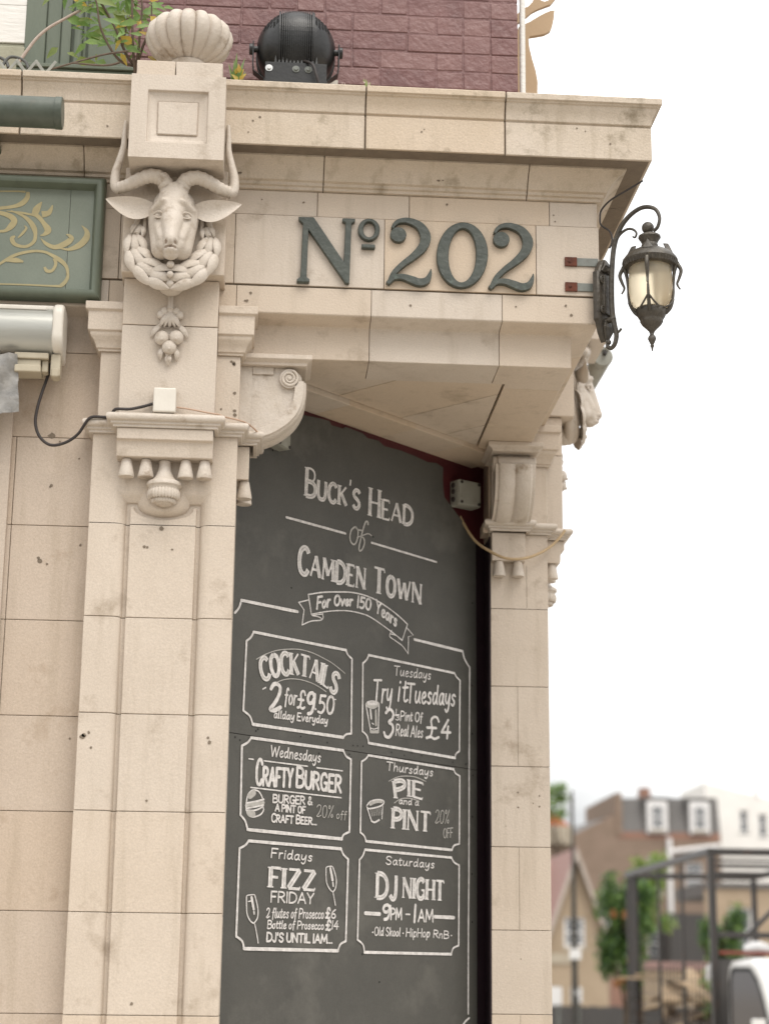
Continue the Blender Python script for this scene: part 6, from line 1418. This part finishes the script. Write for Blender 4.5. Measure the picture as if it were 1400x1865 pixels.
def right_house():
    Y = 62; t = thing('brick_house', (18.5, Y+3, 0), 'tan brick house with arched white window seen through the truck cage', 'house')
    m = MB(); wall_with_holes(m, 15.55, 26, Y, .3, 0, 5.3, [(16.35,17.25,2.9,4.6),(18.6,19.5,2.9,4.6)]); m.build('wall', 'yellow_brick', t, 0)
    for a in (16.35, 18.6): window_part(t, a, a+.9, Y+.1, 2.9, 4.6)
    m = MB(); m.box(15.5,26,Y-.1,Y+.35,5.302,5.5); m.build('eaves', 'slate', t, 0)
    m = MB(); m.box(15.55,26,Y+.36,Y+5,5.0,5.48); m.build('roof', 'slate', t, 0)
right_house()

def tree(name, loc, H, crown, n, label, mats, lw=.10, trunk=.09, flowers=0, cat='tree', blobs=None):
    t = thing(name, loc, label, cat); L = Vector(loc); cz, rx, ry, rz = crown
    m = MB(); P = [L+Vector((rnd(-.05,.05)*k, rnd(-.05,.05)*k, H*.75*k/5)) for k in range(6)]; m.tube(P, [trunk*(1-.13*k) for k in range(6)], 8)
    for k in range(9):
        a = rnd(0, 6.28); z = H*rnd(.25, .65); e = L+Vector((rx*.8*math.cos(a), ry*.8*math.sin(a), cz+rz*rnd(-.5,.7))); b = L+Vector((0,0,z)); m.tube(smooth_pts([b, (b+e)/2+Vector((0,0,.1)), e], 4), [.03*(1-.08*q) for q in range(9)], 6)
    m.build('trunk', 'bark', t, 60)
    m = MB(); centres = [L+Vector((rnd(-1,1)*rx*.75, rnd(-1,1)*ry*.75, cz+rnd(-1,1)*rz*.8)) for _ in range(blobs or 26)]
    for k in range(n):
        c = random.choice(centres); v = Vector((random.gauss(0,1), random.gauss(0,1), random.gauss(0,1))); v = v.normalized()*random.random()**.5
        p = c+Vector((v.x*rx*.38, v.y*ry*.38, v.z*rz*.30)); d = Vector((rnd(-1,1), rnd(-1,1), rnd(-.9,.5)))
        m.mi = 0 if random.random() > .35 else 1
        leaf_mesh(m, p, d, (rnd(-.6,.6), rnd(-.6,.6), 1), lw*rnd(.7,1.4), lw*.27)
    m.build('crown', mats, t, 180)
    if flowers:
        for k in range(flowers):
            m = MB(); a = rnd(0, 6.28); c = L+Vector((rx*rnd(.6,1.0)*math.cos(a), -ry*rnd(.75,1.05), cz+rz*rnd(-.95,.5)))
            for _ in range(16): leaf_mesh(m, c, (rnd(-1,1), rnd(-1,1), rnd(-1,1)), (rnd(-1,1), rnd(-1,1), 1), .10, .035)
            m.build('blossom', 'orange_flower', t, 180)
    return t
tree('flowering_shrub', (6.10, 30, -.11), 4.0, (2.85,.52,.5,1.15), 4600, 'tall dark shrub dotted with orange blossom beside the truck cage', ['tree_leaf', 'green_leaf'], .11, .06, 5, 'shrub', 30)
tree('pale_shrub', (6.72, 31.5, -.11), 4.2, (3.55,.62,.5,.85), 2000, 'pale green leafy shrub rising behind the orange flowering shrub', ['pale_leaf', 'green_leaf'], .11, .05, 0, 'shrub', 20)
tree('street_tree', (11.2, 68, -.11), 10.0, (9.0,.6,.6,.8), 700, 'small green tree top showing above the red roof edge', ['green_leaf', 'pale_leaf'], .16, .12, 0, 'tree', 12)
tree('garden_tree', (10.5, 40, -.11), 4.2, (2.9,.6,.5,1.1), 2600, 'dark green garden tree seen through the truck cage', ['tree_leaf', 'green_leaf'], .13, .07, 0, 'tree', 22)

def pole():
    t = thing('street_pole', (5.44, 32, -.11), 'tall thin dark street pole tapering towards its top', 'pole')
    m = MB(); m.lathe([(.075,-.11),(.075,1.6),(.066,1.75),(.060,2.2),(.055,3.2),(.036,4.2),(.026,5.6)], (5.44,32,0), 16); m.build('shaft', 'pole_paint', t, 50)
    m = MB(); m.box(5.325,5.56,31.88,31.92,2.20,2.40); m.build('small_plate', 'white_board', t, 0, .01)
    m = MB(); m.lathe([(.05,1.50),(.05,1.58)], (5.46,31.96,0), 12); m.build('cable_band', 'steel', t, 40)
pole()
def boards():
    for x0, x1, z0, z1, lab in ((4.98,5.34,1.30,1.65,'square white signboard on two posts left of the street pole'),(5.52,5.76,1.34,1.65,'narrow white signboard right of the street pole')):
        t = thing('signboard', ((x0+x1)/2, 33, -.11), lab, 'sign')
        m = MB(); m.box(x0, x1, 32.98, 33.02, z0, z1); m.build('sign_panel', 'white_board', t, 0, .01)
        for x in (x0+.06, x1-.06):
            m = MB(); m.box(x-.02, x+.02, 33.021, 33.06, -.11, z1-.05); m.build('post', 'grey_paint', t, 0)
boards()
def fence():
    t = thing('timber_fence', (8, 42, -.11), 'dark close-boarded timber fence across the end of the street', 'fence')
    m = MB()
    for k in range(62): m.box(5.0+k*.10, 5.096+k*.10, 42, 42.02, -.1, 1.20+rnd(-.015,.015))
    m.build('board_panel', 'dark_timber', t, 0)
    for k in range(4): m = MB(); m.box(5.6+k*1.55, 5.72+k*1.55, 41.9, 41.999, -.11, 1.30); m.build('post', 'timber', t, 0)
fence()
def yellow_post():
    t = thing('gate_post', (8.36, 40, -.11), 'cream yellow square gate post beside the truck cage', 'post')
    m = MB(); m.box(8.24, 8.50, 39.9, 40.1, -.11, 1.42); m.build('post', 'yellow_paint', t, 0, .01)
    m = MB(); m.box(8.20, 8.54, 39.86, 40.14, 1.422, 1.47); m.build('post_cap', 'yellow_paint', t, 0, .01)
yellow_post()
def low_wall():
    t = thing('garden_wall', (10, 44, -.11), 'yellow brick garden wall with pink coping behind the truck', 'wall')
    m = MB(); m.box(9.0, 14.5, 44, 44.25, -.11, 2.15); m.build('brickwork', 'yellow_brick', t, 0)
    m = MB(); m.box(8.95, 14.5, 43.95, 44.3, 2.152, 2.35); m.build('coping', 'pink_tile', t, 0)
    m = MB(); m.box(8.5, 8.99, 43.9, 44.3, -.11, 1.9); m.build('brick_pier', 'red_brick', t, 0)
low_wall()
mk('rubble', (.10,.075,.055), (.22,.17,.13), 5, .9, .6, 30, .2)
def truck():
    t = thing('tipper_truck', (5.3, 17.5, -.11), 'white cab tipper truck with tall rusty black cage of posts and rails', 'truck')
    xl, xr, ya, yb, zt = 4.30, 6.25, 16.0, 21.0, 3.25
    # bed and chassis
    m = MB(); m.box(xl, xr, ya, yb, .75, .90); m.box(xl+.5, xr-.5, 13.6, yb-.2, .55, .74); m.build('chassis', 'cage_paint', t, 0, .01)
    for a, b, c, d, z1 in ((xl,xl+.05,ya+.1,yb-.1,1.32),(xr-.05,xr,ya+.1,yb-.1,1.32),(xl+.06,xr-.06,yb-.05,yb,1.32)):
        m = MB(); m.box(a, b, c, d, .902, z1-.2); m.build('drop_side', 'cage_paint', t, 0, .008)
    # cage posts
    for x, y, w_ in ((xl,ya,.085),(xl+.02,yb,.075),(xl-.01,yb-.55,.075),(xr-.08,ya,.085),(xr-.08,yb,.075)):
        m = MB(); m.box(x, x+w_, y, y+w_, .91, zt-.06); m.build('corner_post', 'cage_paint', t, 0, .008)
    for y in (17.55, 18.95):
        m = MB(); m.box(xl+.015, xl+.05, y, y+.035, 1.125, zt-.07); m.build('side_bar', 'cage_paint', t, 0, .004)
    for y in (17.5, 19.3):
        m = MB(); m.box(xr-.055, xr-.01, y, y+.05, 1.325, zt-.07); m.build('side_bar', 'cage_paint', t, 0, .004)
    m = MB(); m.box(xl-.01, xl+.075, ya+.01, yb+.05, zt-.055, zt+.03); m.build('top_rail', 'cage_paint', t, 0, .008)
    m = MB(); m.box(xr-.075, xr+.01, ya+.01, yb+.05, zt-.055, zt+.03); m.build('top_rail', 'cage_paint', t, 0, .008)
    for y in (ya, yb): m = MB(); m.box(xl+.08, xr-.08, y+.005, y+.075, zt-.06, zt+.025); m.build('top_rail', 'cage_paint', t, 0, .008)
    m = MB(); m.box(xl+.09, xr-.09, ya+.01, ya+.05, zt-.135, zt-.10); m.box(xl+.09, xr-.09, ya+.012, ya+.04, zt-.21, zt-.16); m.box(xl+.09, xr-.09, ya+.005, ya+.065, zt-.30, zt-.25)
    m.build('headboard_rail', 'cage_paint', t, 0, .006)
    m = MB(); m.box(xl+.09, xr-.09, ya+.01, ya+.06, 2.22, 2.29); m.build('headboard_rail', 'cage_paint', t, 0, .006)
    m = MB(); m.box(xl+.09, xr-.09, ya-.03, ya+.0, 2.03, 2.07); m.build('red_strip', 'red_paint', t, 0, .004)
    m = MB(); m.box(xl+.09, xr-.09, ya+.015, ya+.03, .91, 1.98); m.build('headboard', 'dark_timber', t, 0)
    m = MB(); m.obox((5.15, 16.08, 2.62), (.36, 0, .34), (0, .02, 0), (-.018, 0, .02)); m.build('brace', 'cage_paint', t, 0)
    # cab: loft of side outlines across x, with a door window frame
    x0, x1 = 4.42, 6.15
    out = [(15.75,.62),(15.80,1.2),(15.78,1.85),(15.72,1.98),(15.60,2.03),(14.75,2.04),(14.45,1.97),(14.20,1.80),(13.75,1.30),(13.25,1.18),(13.12,1.0),(13.10,.5),(15.7,.5)]
    m = MB(); rings = []
    for x, k in ((x0,.955),(x0+.03,.985),(x0+.10,1),(x1-.10,1),(x1-.03,.985),(x1,.955)): rings.append([(x, 14.6+(y-14.6)*k, 1.13+(z-1.2)*k) for y, z in out])
    m.rings(rings); m.build('cab', 'cab_white', t, 40, .03, 3)
    m = MB(); w_ = [(15.62,1.15),(15.62,1.76),(15.54,1.87),(15.42,1.91),(14.72,1.90),(14.48,1.78),(14.30,1.60),(14.02,1.22),(14.0,1.15)]
    w_ = [(y, z-.07) for y, z in w_]; m.prism(w_, 'x', x0-.004, x0+.02); win = m.build('door_window', 'cab_glass', t, 0)
    m = MB(); m.prism([(y, z-.07) for y, z in [(15.66,1.10),(15.66,1.78),(15.56,1.915),(15.42,1.945),(14.72,1.935),(14.45,1.81),(14.25,1.62),(13.93,1.20),(13.92,1.10),(13.98,1.10),(14.0,1.2),(14.29,1.595),(14.47,1.77),(14.72,1.89),(15.41,1.90),(15.53,1.86),(15.61,1.755),(15.61,1.10)]], 'x', x0-.009, x0-.0045); m.build('window_seal', 'tyre_rubber', t, 0)
    m = MB(); m.prism([(14.40,1.77),(13.78,1.21),(13.80,1.19),(14.42,1.74)], 'x', x0+.15, x1-.15); m.build('windscreen', 'cab_glass', t, 0)
    m = MB(); m.box(x0-.015, x0-.004, 15.2, 15.35, .98, 1.02); m.build('door_handle', 'tyre_rubber', t, 0, .004)
    m = MB(); m.box(x0-.20, x0-.06, 13.95, 14.03, 1.10, 1.32); m.tube([(x0-.08,14,1.2),(x0+.02,14.02,1.18)], .015, 8); m.build('wing_mirror', 'cab_white', t, 30, .02, 3)
    for y in (14.15, 19.6):
        for x, s in ((xl+.02, 1), (xr-.24, 1)):
            m = MB(); M_ = Matrix.Rotation(math.pi/2, 3, 'Y'); m.lathe([(.20,0),(.33,.01),(.36,.04),(.36,.18),(.33,.21),(.20,.22)], (x, y, .25), 24, None, M_); wh = m.build('wheel', 'tyre_rubber', t, 40)
            m = MB(); m.lathe([(.02,.03),(.10,.02),(.20,.012),(.205,.1),(.02,.1)], (x, y, .25), 20, None, M_); m.build('rim', 'steel', wh, 40)
    # welded mesh low on the sides
    m = MB()
    for k in range(24): y = ya+.25+k*.2; m.box(xl+.022, xl+.03, y, y+.008, 1.13, 1.95)
    for k in range(5): z = 1.22+k*.17; m.box(xl+.031, xl+.039, ya+.1, yb-.05, z, z+.008)
    m.build('wire_mesh', 'cage_paint', t, 0)
    # waste load
    r2 = random.Random(5)
    for k in range(22):
        m = MB(); c = Vector((xl+.16+r2.random()*.7, 16.6+r2.random()*3.4, 1.18+.032*k)); a, b = r2.uniform(-.5,.5), r2.uniform(-.28,.34); d = Vector((math.sin(a), math.cos(a), b)).normalized(); s = d.cross(Vector((0,0,1))).normalized(); u = s.cross(d)
        m.obox(c, d*r2.uniform(.5,.95), s*r2.uniform(.05,.11), u*.014); o = m.build('plank', 'timber', None, 0, .003); tag(o, 'weathered timber plank in the jumbled load inside the truck cage', 'plank', 'planks loaded in the truck')
    for k, (p, r, lab) in enumerate((((5.0,16.5,2.10),(.16,.22,.09),'crumpled white sack on top of the load behind the cab'),((4.52,16.9,1.80),(.06,.15,.13),'white plastic sheeting bunched inside the cage corner post'))):
        m = MB(); m.ell(p, r, None, 16, 10)
        m.v = [(x+rnd(-.018,.018), y+rnd(-.018,.018), z+rnd(-.018,.018)) for x, y, z in m.v]; tag(m.build('sack', 'white_board', None, 60), lab, 'sack')
    m = MB(); nx, ny = 22, 40; g = [(xl+.07+(xr-xl-.14)*i/nx, ya+.10+(yb-ya-.2)*j/ny, .93+.50*math.sin(math.pi*min(1, .15+i/nx*.8))*math.sin(math.pi*(j+1)/(ny+2))**.6+r2.uniform(-.07,.07)) for i in range(nx+1) for j in range(ny+1)]
    i0 = m.V(g)
    for i in range(nx):
        for j in range(ny): a = i0+i*(ny+1)+j; m.F([a, a+ny+1, a+ny+2, a+1])
    tag(m.build('rubble_heap', 'rubble', None, 0), 'dark heap of mixed rubble filling the truck bed under the planks', 'rubble', kind='stuff')
    t2 = thing('cut_branch', (4.62, 17.2, 1.3), 'leafy green cut branch lying in the truck load', 'branch')
    m = MB(); m.tube([(4.6,17.6,1.35),(4.62,17.2,1.6),(4.58,16.8,1.78)], [.02,.015,.006], 6); m.build('stem', 'bark', t2, 60)
    m = MB()
    for _ in range(240): leaf_mesh(m, (4.60+rnd(-.14,.14), 17.0+rnd(-.5,.4), 1.62+rnd(-.32,.24)), (rnd(-1,1), rnd(-1,1), rnd(-.8,.6)), (rnd(-.5,.5), -.6, .7), .085, .024)
    m.build('foliage', ['green_leaf'], t2, 180)
truck()
